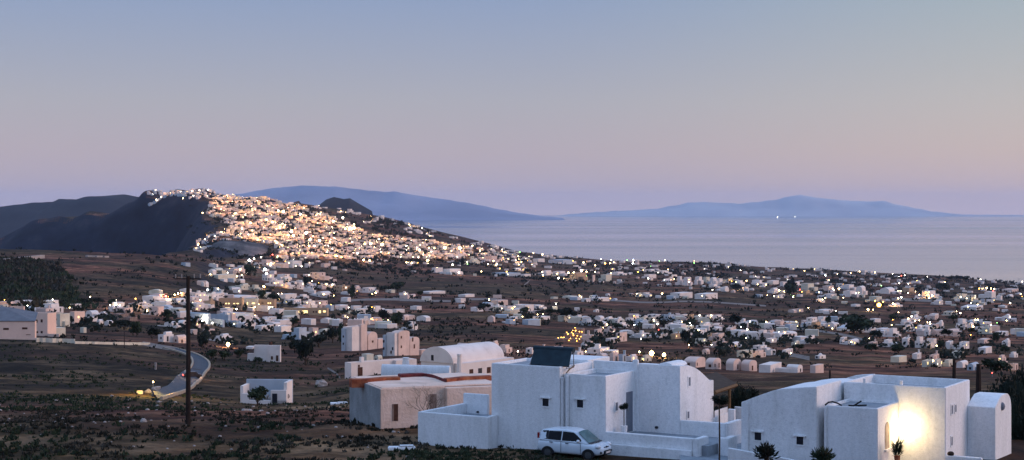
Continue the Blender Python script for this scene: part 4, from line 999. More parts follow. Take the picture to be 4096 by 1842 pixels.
# ------------------------------------------------------------------ old pinkish house at the left
OT = R(22); O3 = (-7.80, 95.0); F3 = Frame(O3, OT, 187.0)
H3 = empty('old_house', (O3[0], O3[1], 187.0), -OT); tag(H3, 'old weathered pink house with terracotta roof coping beside a bare tree', 'house')
zt3 = F3.z(389.2, 0, 0)
# right hand face runs along +a here, grey left face runs back along b
x, y = O3
e1 = (math.cos(OT), -math.sin(OT))
OT3 = -R(20); H3.rotation_euler = (0, 0, -OT3); F3 = Frame(O3, OT3, 187.0); zt3 = F3.z(389.2, 0, 0)
# with this turn a runs right and away, b runs left and away
bL = F3.b(349.9, 0)
aX = F3.a(445, 0); aY = F3.a(500, .0)
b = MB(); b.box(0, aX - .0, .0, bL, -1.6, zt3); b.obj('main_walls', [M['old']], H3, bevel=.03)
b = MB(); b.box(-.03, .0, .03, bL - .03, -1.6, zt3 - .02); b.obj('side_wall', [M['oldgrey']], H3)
b = MB(); b.box(aX + .003, aY + 1.5, -.35, bL - .1, -1.6, zt3 - .05); b.obj('right_walls', [M['old']], H3, bevel=.03)
b = MB(); b.box(.15, aY, .2, bL - .25, zt3 - .02, zt3 + .05); b.obj('roof', M['old'], H3)
u, v = PZ1(555, 783); a = F3.a(u, 0); b = MB(); b.box(a - .13, a + .13, -.012, .02, F3.z(421, a, 0), F3.z(404, a, 0)); b.obj('window', M['brownwin'], H3)
b = MB(); b.box(a - .24, a - .13, -.02, .02, F3.z(421, a, 0), F3.z(404, a, 0)); b.obj('window_frame', M['s'], H3)
u, v = PZ1(845, 690); a = F3.a(u, 0); b = MB(); b.box(a - .22, a + .22, -.014, .02, F3.z(428, a, 0), F3.z(394, a, 0)); b.obj('door', M['s'], H3)
u, v = PZ1(990, 730); a = F3.a(u, -.35); b = MB(); b.box(a - .9, a + .9, -.37, -.34, F3.z(424, a, 0), F3.z(409, a, 0)); b.obj('shed_opening', M['brownwin'], H3)
def coping(pts, mat, r=.16):
    w = []
    for X, Y in pts:
        u, v = PZ1(X, Y); z = 189.45; d = (HC - z) * FX / (v - V0); w.append(((u - U0) / FX * d, d, z))
    bb = MB(); inv = H3.matrix_basis.inverted()
    bpy.context.view_layer.update()
    c, s_ = math.cos(OT3), math.sin(OT3)
    loc = []
    for x_, y_, z_ in w:
        dx, dy = x_ - O3[0], y_ - O3[1]
        loc.append((dx * c - dy * s_, dx * s_ + dy * c, z_ - 187.0 - .02))
    for i, p_ in enumerate(loc): bb.v += [(p_[0], p_[1] - .35, p_[2] - .35), (p_[0], p_[1] - .35, p_[2] + r), (p_[0], p_[1] + .35, p_[2] + r), (p_[0], p_[1] + .35, p_[2] - .35)]
    for i in range(len(loc) - 1):
        for k in range(4): bb.f.append((i * 4 + k, i * 4 + (k + 1) % 4, i * 4 + 4 + (k + 1) % 4, i * 4 + 4 + k)); bb.m.append(0)
    n = len(loc) * 4 - 4; bb.f += [(0, 3, 2, 1), (n, n + 1, n + 2, n + 3)]; bb.m += [0, 0]
    bb.obj('roof_coping', M[mat], H3, recalc=True)
coping([(200, 538), (330, 535), (470, 522), (578, 520)], 'terra')
coping([(582, 500), (680, 494), (770, 492), (850, 505), (935, 538)], 'terrad')
coping([(940, 535), (1080, 520), (1300, 510)], 'terra')

# bare tree in front of it
def branch_tree(name, base, h, label, seed=1, spread=.9, cat='tree'):
    rg = random.Random(seed); r = empty(name, base); tag(r, label, cat)
    b = MB(); b.tube([(0, 0, -.3), (.05, 0, h * .25), (-.04, .05, h * .45)], .07 * h / 2.5, 6, 0, .045 * h / 2.5); b.obj('trunk', M['trunk'], r)
    b = MB()
    def br(p, d, l, rad, dep):
        q = p + d * l; m_ = p + d * l * .5 + Vector((rg.uniform(-1, 1), rg.uniform(-1, 1), rg.uniform(-.5, 1))) * l * .08
        b.tube([p, m_, q], rad, 3, 0, rad * .6)
        if dep:
            for _ in range(rg.choice([2, 3, 3])):
                nd_ = (d + Vector((rg.uniform(-1, 1), rg.uniform(-1, 1), rg.uniform(-.5, .9))) * spread).normalized()
                br(q if rg.random() < .6 else m_, nd_, l * rg.uniform(.6, .85), rad * .6, dep - 1)
    for k in range(6):
        an = k * 1.05 + rg.random()
        br(Vector((-.04, .05, h * rg.uniform(.2, .45))), Vector((math.cos(an), math.sin(an), .9)).normalized(), h * .26, .022 * h / 2.5, 4)
    b.obj('branches', M['trunk'], r); return r
x, y, _z = wp(*PZ1(800, 880), 93.3)
branch_tree('bare_tree', (x, y, 187.0), 2.6, 'leafless twiggy tree in front of the old pink house', 3)

# ------------------------------------------------------------------ houses just behind
def box_house_px(name, label, u, v, d, th, uL, uR, vT, mats, fn):
    if d is None: x, y, z = hit(u, v)
    else: x, y, z = wp(u, v, d)
    r = empty(name, (x, y, z), -th); tag(r, label, 'house'); f = Frame((x, y), th, z)
    fn(r, f, f.a(uL), f.b(uR)); return r
def vault_house(r, f, aL, bR):
    k = 1.35; zs = f.z(363, 0, 0)
    b = MB(); b.box(aL, 0, 0, bR, -4, zs); b.obj('wall', M['w'], r, bevel=.05)
    b = MB(); b.vault(aL + .1, -.2, 0.02, bR - .6, zs, 2.0 * k, 'y', 18); b.obj('vaulted_roof', M['w'], r, recalc=True)
    b = MB(); b.prism([(aL / 2 + (abs(aL) / 2 + .12) * math.cos(PI * q / 18), zs - .1 + 2.12 * k * math.sin(PI * q / 18)) for q in range(19)], -.14, .1, 'y'); b.obj('gable', M['w'], r, recalc=True)
    b = MB(); b.box(0.003, 1.2, .5, bR + .6, -4, zs - .12); b.obj('side_ledge', M['w'], r)
    for q in range(5): part_box('window', 'dark' if q % 2 else 'brownwin', r, (1.205, bR * (.24 + .16 * q), zs - 1.9), (.05, 1.1, 1.1))
    for a, z_, w, h_ in ((aL * .62, zs + .7, .6, 1.0), (aL * .8, zs - 2.3, .6, .5), (aL * .25, zs - 2.6, .6, .6)): part_box('window', 'dark', r, (a, -.15 if z_ > zs else -.03, z_), (w, .06, h_))
    b = MB(); b.tube([(1.3, .3, zs - 5), (1.3, .3, zs + 1.3)], .75, 10, 0, .38); b.tube([(1.3, .3, zs + 1.3), (1.3, .3, zs + 1.7)], .46, 10); b.obj('chimney', M['w'], r)
VH = box_house_px('house', 'large barrel vaulted white house with a rounded gable behind the red coping', 452.8, 384, 290, R(38), 420.9, 507, 363, None, vault_house)
def low_house(r, f, aL, bR):
    zs = f.z(363, 0, 0)
    b = MB(); b.parapet(aL, 0, 0, bR, -4, zs, .35, .6); b.obj('wall', [M['w'], M['roof']], r)
    part_box('door', 'brownwin', r, (.03, bR * .14, zs * .4), (.08, 1.3, 2.0)); part_box('window', 'brownwin', r, (.03, bR * .12, zs - .8), (.08, .5, .5))
    b = MB(); b.box(-6, -4, bR * .4, bR * .4 + 2, zs - .6, zs + 1.3); b.obj('roof_block', M['c'], r)
    b = MB(); b.box(-2.4, -1.6, bR * .22, bR * .22 + .8, zs - .6, zs + 1.0); b.obj('roof_post', M['w'], r)
    b = MB(); b.box(-.9, -.003 + .9, bR * .68, bR * 1.02, -4, zs * .98); b.obj('right_block', M['w'], r)
box_house_px('house', 'low white flat roofed house with a long parapet left of the white chimney', *PZ1(205, 515), None, R(50), PZ1(155, 0)[0], PZ1(690, 0)[0], 362, None, low_house)
def hump(r, f, aL, bR):
    zs = f.z(376.5, 0, 0)
    b = MB(); b.box(aL, 0, 0, bR, -4, zs); b.obj('wall', M['fw'], r)
    b = MB(); b.vault(aL, 0, 0, bR, zs, 1.5, 'x', 14); b.obj('vaulted_roof', M['fw'], r, recalc=True, smooth=False)
box_house_px('house', 'white house whose low rounded roof shows just above the old pink house', 449, 388, 230, R(14), 381, 451, 368, None, hump)
x, y, z = wp(*PZ1(632, 450), 300)
b = MB(); b.tube([(0, 0, -6), (0, 0, 0)], 1.0, 12, 0, .85); b.tube([(0, 0, 0), (0, 0, 2.1)], .85, 12, 0, .55); b.tube([(0, 0, 2.1), (0, 0, 2.35)], .6, 12); o = b.obj('chimney_tower', M['fw'], None, (x, y, z)); tag(o, 'free standing tapered white chimney between the low house and the vault', 'chimney')

# two tall tower like houses
def tower_a(r, f, aL, bR):
    sc_ = f.O[1] / FX * .25 / 4.632
    H = 95 * 4 * .25 * f.O[1] / FX * .25
    H = 24 * f.O[1] / FX
    b = MB(); b.parapet(aL, 0, 0, bR * .55, -3, H, .25, .5); b.obj('wall', M['w'], r, bevel=.05)
    b = MB(); b.box(aL - .1, aL * .62, -.8, 3, -3, H * .93); b.obj('buttress_block', M['g'], r, bevel=.05)
    b = MB(); b.box(-.6, .7, bR * .28, bR * .5, -1, H * 1.08); b.box(.2, .7, bR * .42, bR * .55, H * 1.08, H * 1.22); b.obj('pink_shaft', M['p'], r, bevel=.05)
    b = MB(); b.box(-2.6, .5, bR * .551, bR * .9, -3, H * .5); b.vault(-2.6, .5, bR * .551, bR * .9, H * .5, H * .22, 'x', 10); b.obj('round_wing', M['p'], r, recalc=True)
    b = MB(); b.box(-1.6, .8, bR * .905, bR * 1.2, -3, H * .38); b.obj('low_wing', M['p'], r)
    part_box('window', 'brownwin', r, (.52, bR * .72, H * .3), (.06, 1.0, .8))
    for q in (.3, .6): part_box('window', 'dark', r, (aL * .8, -.82, H * q), (.6, .06, .8))
TW = box_house_px('house', 'tall grey and pink tower house left of the white tower house', *zf(1300, 1250, 4.632)(500, 715), None, R(30), zf(1300, 1250, 4.632)(330, 0)[0], zf(1300, 1250, 4.632)(1000, 0)[0], 0, None, tower_a)
def tower_b(r, f, aL, bR):
    H = 24 * f.O[1] / FX
    b = MB(); b.parapet(aL * .95, 0, 0, bR * .35, -3, H * .95, .25, .5); b.obj('wall', M['w'], r, bevel=.05)
    b = MB(); b.box(-.9, .4, bR * .1, bR * .5, -3, H * .92); b.vault(-.9 - 1.5, .4, bR * .1, bR * .5, H * .92, H * .1, 'x', 10); b.obj('pink_block', M['p'], r, recalc=True)
    b = MB(); b.box(aL * 1.15, aL * .955, -1.0, 2.6, -3, H * .86); b.obj('left_block', M['g'], r)
    b = MB(); b.box(-2.4, .5, bR * .505, bR * .85, -3, H * .56); b.vault(-2.4, .5, bR * .505, bR * .85, H * .56, H * .14, 'x', 10); b.obj('round_wing', M['p'], r, recalc=True)
    b = MB(); b.box(-.5, 1.2, bR * .86, bR * 1.1, -3, H * .12); b.obj('terrace_block', M['p'], r)
    for q, zz in ((.2, .75), (.2, .35), (.6, .6), (.66, .3)): part_box('window', 'brownwin', r, (.54 if q > .5 else .42, bR * q, H * zz), (.06, .7, .8 if q < .6 else 1.3))
    for q, zz in ((.8, .15), (.45, .3)): part_box('window', 'brownwin' if q > .5 else 'dark', r, (aL * q * .5, -.03, H * zz), (.5, .08, .9))
    for zz in (.3, .6): part_box('window', 'dark', r, (aL * 1.05, -1.03, H * zz), (.6, .06, .8))
box_house_px('house', 'tall white and pink tower house with a rounded top wing', *zf(1300, 1250, 4.632)(1290, 805), None, R(30), zf(1300, 1250, 4.632)(1130, 0)[0], zf(1300, 1250, 4.632)(1800, 0)[0], 0, None, tower_b)

# white house behind the road
def road_house(r, f, aL, bR):
    H = 16.5 * f.O[1] / FX
    b = MB(); b.parapet(aL, 0, 0, bR, -3, H, .2, .4); b.obj('wall', M['w'], r)
    b = MB(); b.parapet(aL * 2.4, aL - .003, 2.0, bR + 2, -3, H * .98, .2, .3); b.obj('left_block', M['w'], r)
    b = MB(); b.box(aL * 3.0, aL * 2.4 - .01, .5, bR + 3, H * .78, H * .9); b.box(aL * 3.0, aL * 2.4, 2.5, bR + 3, -3, H * .45); b.obj('porch', M['w'], r)
    part_box('door', 'brownwin', r, (aL * .25, -.03, 1.1), (.7, .08, 1.7)); part_box('window', 'brownwin', r, (aL * .7, -.03, 1.2), (.6, .08, 1.0))
    b = MB(); b.tube([(aL * 1.0, 2.8, H - .2), (aL * 1.0, 2.8, H + .9)], .5, 8); b.obj('water_tank', M['brownwin'], r)
box_house_px('house', 'white cube house with a dark round roof tank beyond the road bend', *P6(1205, 1038), None, R(4), P6(1098, 0)[0], P6(1215, 0)[0], 0, None, road_house)
# ruined open box
def ruin(r, f, aL, bR):
    H = 20.5 * f.O[1] / FX; t = .5
    b = MB(); b.box(aL, aL + 1.2, 0, t, -2, H * .45); b.box(aL + 1.2, 0, 0, t, -2, H * .12); b.box(aL * .35, -1.55 * 0, 0, t, H * .0 - 2, H * .62); b.obj('front_wall', M['w'], r)
    b = MB(); b.box(aL - .4, 0, 4.6, 4.6 + t, -2, H); b.obj('rear_wall', M['g'], r)
    b = MB(); b.box(-t, 0, t, 4.59, -2, H * .985); b.obj('side_wall', M['w'], r); b = MB(); b.box(aL - .4, aL + .1, t, 4.59, -2, H * .8); b.obj('side_wall', M['w'], r)
    part_box('doorway', 'dark', r, (aL * .26, -.03, .75), (.8, .08, 1.5))
    b = MB()
    rg = random.Random(4)
    for k in range(26): b.ball((aL * rg.random(), rg.uniform(.6, 3.5), rg.uniform(0, H * .3)), rg.uniform(.2, .5), 6, 4)
    b.obj('rubble', M['stone'], r)
box_house_px('ruin', 'roofless white ruin with a doorway standing alone in the dark field', *Z7(1378, 668), None, R(4), Z7(1000, 0)[0], Z7(1386, 0)[0], 0, None, ruin)
# restaurant terrace with orange lights
x, y, z = hit(*PB4(1560, 965))
r = empty('terrace_restaurant', (x, y, z), -R(20)); tag(r, 'brown terrace restaurant glowing with orange lights', 'restaurant')
b = MB(); b.box(-7, 6, 0, 5, -3, 1.2); b.box(-4, 5, 5.01, 9, -3, 3.4); b.box(0, 4, 9.01, 13, -3, 5.6); b.obj('terraces', M['s'], r)
b = MB(); b.box(5.3, 10, 3, 8, -3, 3.0); b.box(8.2, 9.2, 3, 4, 3, 5.2); b.obj('pink_wing', M['p'], r)
rg = random.Random(5)
for k in range(24):
    t_ = rg.choice([(rg.uniform(-7, 6), -.2, rg.uniform(.4, 2)), (rg.uniform(-4, 5), 4.8, rg.uniform(1.6, 4)), (rg.uniform(-1, 4), 8.8, rg.uniform(4, 6))])
    b = MB(); b.ball(t_, .17, 6, 4); b.obj('lamp', M['amber'], r)

# ------------------------------------------------------------------ the parked car
M['rim'] = noise_mat('steel_wheel', two((.07, .075, .08), .6), 7, rough=.5)
def car(loc, rz, label):
    r = empty('parked_car', loc, rz); tag(r, label, 'car')
    PNT = noise_mat('car_paint', two((.60, .68, .74), .93), .8, rough=.22, spec=.6)
    GL = noise_mat('car_glass', two((.008, .010, .014), .6), 1, rough=.2, spec=.12)
    WS = noise_mat('windscreen_glass', two((.07, .15, .16), .7), 1.4, rough=.15, spec=.4)
    BLK = M['rubber']
    # stations along x: (x, half width low, z bottom, z belt, half width roof, z roof)
    st = [(-1.80, .70, .42, .80, .0, .80), (-1.76, .76, .28, .98, .52, 1.36), (-1.55, .80, .24, .98, .58, 1.50), (-1.15, .82, .22, .97, .60, 1.545), (-.6, .82, .20, .96, .61, 1.56),
          (-.1, .82, .20, .95, .60, 1.55), (.35, .82, .20, .93, .585, 1.50), (.62, .82, .20, .92, .56, 1.42)]
    # lower body loft
    low = [(-1.82, .66, .40, .82), (-1.78, .76, .30, .94), (-1.5, .805, .24, .98), (-.9, .82, .21, .975), (-.2, .825, .20, .955), (.4, .825, .20, .94), (.85, .82, .20, .925), (1.15, .80, .21, .90), (1.45, .77, .22, .85), (1.66, .70, .25, .78), (1.78, .58, .30, .68), (1.83, .48, .36, .58)]
    bb = MB(); K = 14
    def ring(x, w, z0, z1):
        zc_, hz_ = (z0 + z1) / 2, (z1 - z0) / 2; pts = []
        for k in range(K):
            an = 2 * PI * k / K + PI / K
            c, s_ = math.cos(an), math.sin(an)
            f_ = .36
            pts.append((x, w * math.copysign(abs(c) ** f_, c), zc_ + hz_ * math.copysign(abs(s_) ** f_, s_)))
        return pts
    for q_ in low: bb.v += ring(*q_)
    for i in range(len(low) - 1):
        for k in range(K): bb.f.append((i * K + k, i * K + (k + 1) % K, (i + 1) * K + (k + 1) % K, (i + 1) * K + k)); bb.m.append(0)
    bb.f.append(tuple(range(K))); bb.f.append(tuple(len(bb.v) - 1 - k for k in range(K))); bb.m += [0, 0]
    body = bb.obj('body', PNT, r, smooth=True, recalc=True)
    sub = body.modifiers.new('s', 'SUBSURF'); sub.levels = 1; sub.render_levels = 1
    # roof and pillars: shell lofted from belt to roof
    cab = [(-1.76, .72, .93, .52, 1.30), (-1.62, .755, .94, .56, 1.44), (-1.25, .77, .93, .59, 1.51), (-.7, .775, .93, .60, 1.55), (-.2, .775, .92, .595, 1.555), (.12, .775, .91, .58, 1.52), (.36, .775, .90, .56, 1.45), (1.12, .72, .87, .70, .885)]
    bb = MB()
    for x_, wb, zb_, wt, zt_ in cab:
        bb.v += [(x_, -wb, zb_), (x_ * 1, -wt, zt_ - .05), (x_, -wt + .09, zt_), (x_, 0, zt_ + .015), (x_, wt - .09, zt_), (x_, wt, zt_ - .05), (x_, wb, zb_)]
    for i in range(len(cab) - 1):
        for k in range(6): bb.f.append((i * 7 + k, i * 7 + k + 1, i * 7 + 8 + k, i * 7 + 7 + k)); bb.m.append(0)
    bb.f.append(tuple(range(7))); bb.m.append(0)
    bb.obj('cabin', PNT, r, smooth=False, recalc=True)
    def pane(name, pts, mat, par=r):
        b = MB(); b.poly(pts); b.poly([(p_[0], p_[1] * .985, p_[2]) for p_ in reversed(pts)]); return b.obj(name, mat, par)
    def side(s_, x_, z_):       # point on the cabin side, just proud
        i = max(j for j in range(len(cab) - 1) if cab[j][0] <= x_ or j == 0); a_, c_ = cab[i], cab[i + 1]; t_ = (x_ - a_[0]) / (c_[0] - a_[0])
        wb, zb_, wt, zt_ = [a_[k] + (c_[k] - a_[k]) * t_ for k in (1, 2, 3, 4)]
        k = (z_ - zb_) / max(.01, zt_ - .05 - zb_)
        return (x_, s_ * (wb + (wt - wb) * k + .012), z_)
    for s_ in (-1, 1):
        for pts in ([(-1.68, 1.0), (-1.20, .985), (-1.18, 1.45), (-1.52, 1.42), (-1.70, 1.30)], [(-1.16, .98), (-.42, .965), (-.42, 1.45), (-1.14, 1.43)], [(-.36, .965), (.62, .95), (.72, 1.0), (.66, 1.10), (.46, 1.26), (.22, 1.42), (-.36, 1.45)]):
            pane('side_window', [side(s_, *p_) for p_ in (pts if s_ < 0 else pts[::-1])], GL)
        pane('pillar', [side(s_ * 1.003, *p_) for p_ in ([(-1.22, 1.0), (-1.15, 1.0), (-1.13, 1.40), (-1.2, 1.40)] if s_ < 0 else [(-1.2, 1.40), (-1.13, 1.40), (-1.15, 1.0), (-1.22, 1.0)])], M['dark'])
        for x_ in (-.40, .72):
            b = MB(); b.box(x_ - .008, x_ + .008, s_ * .826 - .006, s_ * .826 + .006, .34, .92); b.obj('door_seam', M['dark'], r)
        for x_ in (-.95, -.05):
            b = MB(); b.box(x_ - .09, x_ + .09, s_ * .83 - .015, s_ * .83 + .015, .83, .87); b.obj('door_handle', M['dark'], r)
        b = MB(); b.ball((.62, s_ * .90, 1.0), .095, 8, 6); b.obj('wing_mirror', PNT, r, smooth=True)
        for x_ in (-1.15, 1.15):
            wh = empty('wheel', (x_, s_ * .74, .29)); wh.parent = r
            b = MB(); prof = [(.29, -.09), (.29, .09)]
            b.tube([(0, -.10, 0), (0, .10, 0)], .29, 20); b.obj('tyre', M['rubber'], wh, smooth=False)
            b = MB(); b.tube([(0, s_ * .101, 0), (0, s_ * .108, 0)], .185, 14)
            b.obj('rim', M['rim'], wh)
        b = MB()                                             # black wheel arches, standing just proud of the flank
        for x_ in (-1.15, 1.15):
            pr = [(x_ + .37 * math.cos(PI * k / 12), .24 + .38 * math.sin(PI * k / 12)) for k in range(13)]
            bo = [(p_[0], s_ * .832, p_[1]) for p_ in pr]
            b.poly(bo if s_ > 0 else bo[::-1]); b.poly([(p_[0], s_ * .80, p_[1]) for p_ in pr])
        b.obj('wheel_arch', M['dark'], r)
        b = MB(); b.ball((1.58, s_ * .60, .74), .17, 10, 8, sz=.8); hl = b.obj('headlight', noise_mat('lamp_glass', two((.75, .80, .85)), 3, rough=.1, spec=.8), r, smooth=True)
        b = MB(); b.box(1.70, 1.80, s_ * .52 - .13, s_ * .52 + .13, .36, .49); b.obj('fog_lamp_recess', M['dark'], r, bevel=.03)
        b = MB(); b.box(-1.80, -1.72, s_ * .66 - .06, s_ * .66 + .06, 1.0, 1.3); b.obj('tail_light', noise_mat('tail_glass', two((.3, .02, .02)), 3, rough=.2), r)
    ws = [(.445, -.54, 1.44), (1.08, -.66, .915), (1.16, 0, .905), (1.08, .66, .915), (.445, .54, 1.44), (.47, 0, 1.485)]
    pane('windscreen', [(p_[0] + .02, p_[1], p_[2] + .02) for p_ in ws], WS)
    b = MB(); b.poly([(1.06, -.68, .94), (1.25, -.66, .90), (1.32, 0, .905), (1.25, .66, .90), (1.06, .68, .94), (1.15, 0, .94)]); b.obj('scuttle', M['dark'], r)
    b = MB(); b.box(1.68, 1.87, -.40, .40, .27, .52); g_ = b.obj('lower_grille', M['dark'], r, bevel=.03)
    b = MB(); b.box(1.875, 1.89, -.24, .24, .36, .46); b.obj('number_plate', M['w'], r)
    b = MB(); b.box(1.72, 1.80, -.26, .26, .665, .70); b.ball((1.79, 0, .69), .055, 8, 6); b.obj('upper_grille', M['dark'], r)
    b = MB(); b.box(-1.87, -1.80, -.62, .62, .30, .52); b.obj('rear_bumper', PNT, r, bevel=.03)
    return r
CARO = car((3.22, 81.75, gz(3.22, 81.75) + .0), -R(29), 'small white hatchback car parked in front of the white cubic house')

CARO.scale = (1.0, 1.0, .93)
# ------------------------------------------------------------------ poles
def upole(u, v, d, vtop, label, r=.13, arms=True, name='utility_pole', group=None):
    x, y, z = wp(u, v, d); h = (v - vtop) / FX * d
    e = empty(name, (x, y, z)); tag(e, label, 'pole', group)
    b = MB(); b.tube([(0, 0, -1), (.02, 0, h * .5), (0, 0, h)], r, 8, 0, r * .7); b.obj('post', M['pole'], e)
    if arms:
        b = MB(); w = h * .11
        b.box(-w * .8, w * .8, -.04, .04, h - .2, h - .13); b.obj('crossarm', M['pole'], e)
        b = MB()
        for k in (-.75, -.38, .38, .75): b.tube([(w * k, 0, h - .13), (w * k, 0, h + .12)], .035, 6)
        b.obj('insulator', M['stone'], e)
    return e
upole(188, 425.5, 96, 276, 'tall dark wooden utility pole standing in the left foreground field', .16)
upole(*PZ4(1090, 285), 240, 358.6, 'dark utility pole behind the parapet of the right hand house', .3, False)
upole(*PZ4(1345, 375), 150, 364, 'thick dark pole in the field at the right edge', .28, False)
upole(*PZ3(1230, 305), 260, 370, 'thin short dark pole above the curved roof at right', .2, False)
upole(*P5(1645, 758), 460, PZ1(0, 0)[1] + 19, 'thin pole by the right end of the cream boundary wall', .12, False)
x, y, z = hit(*Z7(262, 380)); b = MB(); b.box(-.2, .2, -.2, .2, -1, 1.5); b.box(-.25, .25, -.25, .25, 1.5, 1.6); tag(b.obj('marker_post', M['stone'], None, (x, y, z)), 'small pale post in the dark slope above the road', 'post')
# slabs and rocks on the near field
def slab(u, v, d, w, dpt, label, mat='fw'):
    x, y, z = hit(u, v)
    b = MB(); b.box(-w / 2, w / 2, -dpt / 2, dpt / 2, -.1, .16); b.box(-w * .1, w * .45, -dpt * .4, dpt * .3, .16, .24)
    tag(b.obj('stone_slab', M[mat], None, (x, y, z), .1, bevel=.04), label, 'slab')
slab(*PZ1(600, 1072), 87.5, 1.45, .6, 'long white concrete slab lying in the field below the old house')
slab(*PZ1(110, 715), 106, 2.2, 1.2, 'white slab lying at the left foot of the old pink house')
# ------------------------------------------------------------------ trees
def crown_mesh(seed, n, mat, rx=1.0, rz=.8, leaf=.12, lobes=7):
    rg = random.Random(seed); b = MB()
    lb = [(Vector((rg.uniform(-.6, .6) * rx, rg.uniform(-.6, .6) * rx, rg.uniform(-.35, .45) * rz)), rg.uniform(.35, .62)) for _ in range(lobes)]
    for _ in range(n):
        c, r_ = rg.choice(lb)
        d = Vector((rg.gauss(0, 1), rg.gauss(0, 1), rg.gauss(0, 1))).normalized() * r_ * rg.uniform(.55, 1.08)
        p = c + Vector((d.x * rx, d.y * rx, d.z * rz))
        a = Vector((rg.gauss(0, 1), rg.gauss(0, 1), rg.gauss(0, 1))).normalized(); e = a.orthogonal().normalized(); f = a.cross(e)
        l = leaf * rg.uniform(.6, 1.5)
        b.poly([p - e * l, p + f * l * .6, p + e * l, p - f * l * .6])
    for c, r_ in lb:
        b.ball(c, r_ * .62 * rx, 7, 5, sz=rz / rx)
    return b.mesh('crown', M[mat])
b = MB(); b.tube([(0, 0, -1.0), (.03, .02, .35), (-.02, 0, .8)], .09, 6, 0, .06); b.tube([(0, 0, .4), (.3, .1, .9)], .04, 5); b.tube([(0, 0, .45), (-.25, .15, .95)], .04, 5); TRUNK = b.mesh('trunk', M['trunk'])
CR = [crown_mesh(i, 520, 'leaf' if i % 2 else 'leafd', leaf=.13) for i in range(6)]
CRB = [crown_mesh(40 + i, 2600, 'leafd', leaf=.055, lobes=10) for i in range(2)]
TREES = []
def tree(x, y, z, s, hgt=1.0, k=None, label=None, name='tree', trunk=.55, cat='tree', group=None, near=False):
    e = empty(name, (x, y, z)); rg = RNG
    add('trunk', TRUNK, e, (0, 0, 0), 0, (s, s, s * trunk * 1.4))
    m_ = (CRB if near else CR)[k if k is not None else rg.randrange(len(CRB if near else CR))]
    add('crown', m_, e, (0, 0, s * (trunk + .55 * hgt)), rg.uniform(0, 6), (s, s, s * hgt))
    tag(e, label, cat, group); TREES.append(e); return e
def ptree(zfun, X, Y, wpx, hpx, label, s=None, dd=None, **kw):
    """tree whose foot is at (X, Y) of a zoomed reading, wpx wide and hpx tall there"""
    u, v = zfun(X, Y)
    x, y, z = wp(u, v, dd) if dd else hit(u, v)
    sc_ = zfun(1, 0)[0] - zfun(0, 0)[0]
    w = wpx * sc_ / FX * y / 2.1; h = hpx * sc_ / FX * y
    return tree(x, y, z, w, max(.6, (h / w - .55) / 1.05 ) if h / w > 1 else .75, label=label, trunk=max(.15, min(.55, h / w * .3)), **kw)
GT = 'round dark trees scattered on the plain'
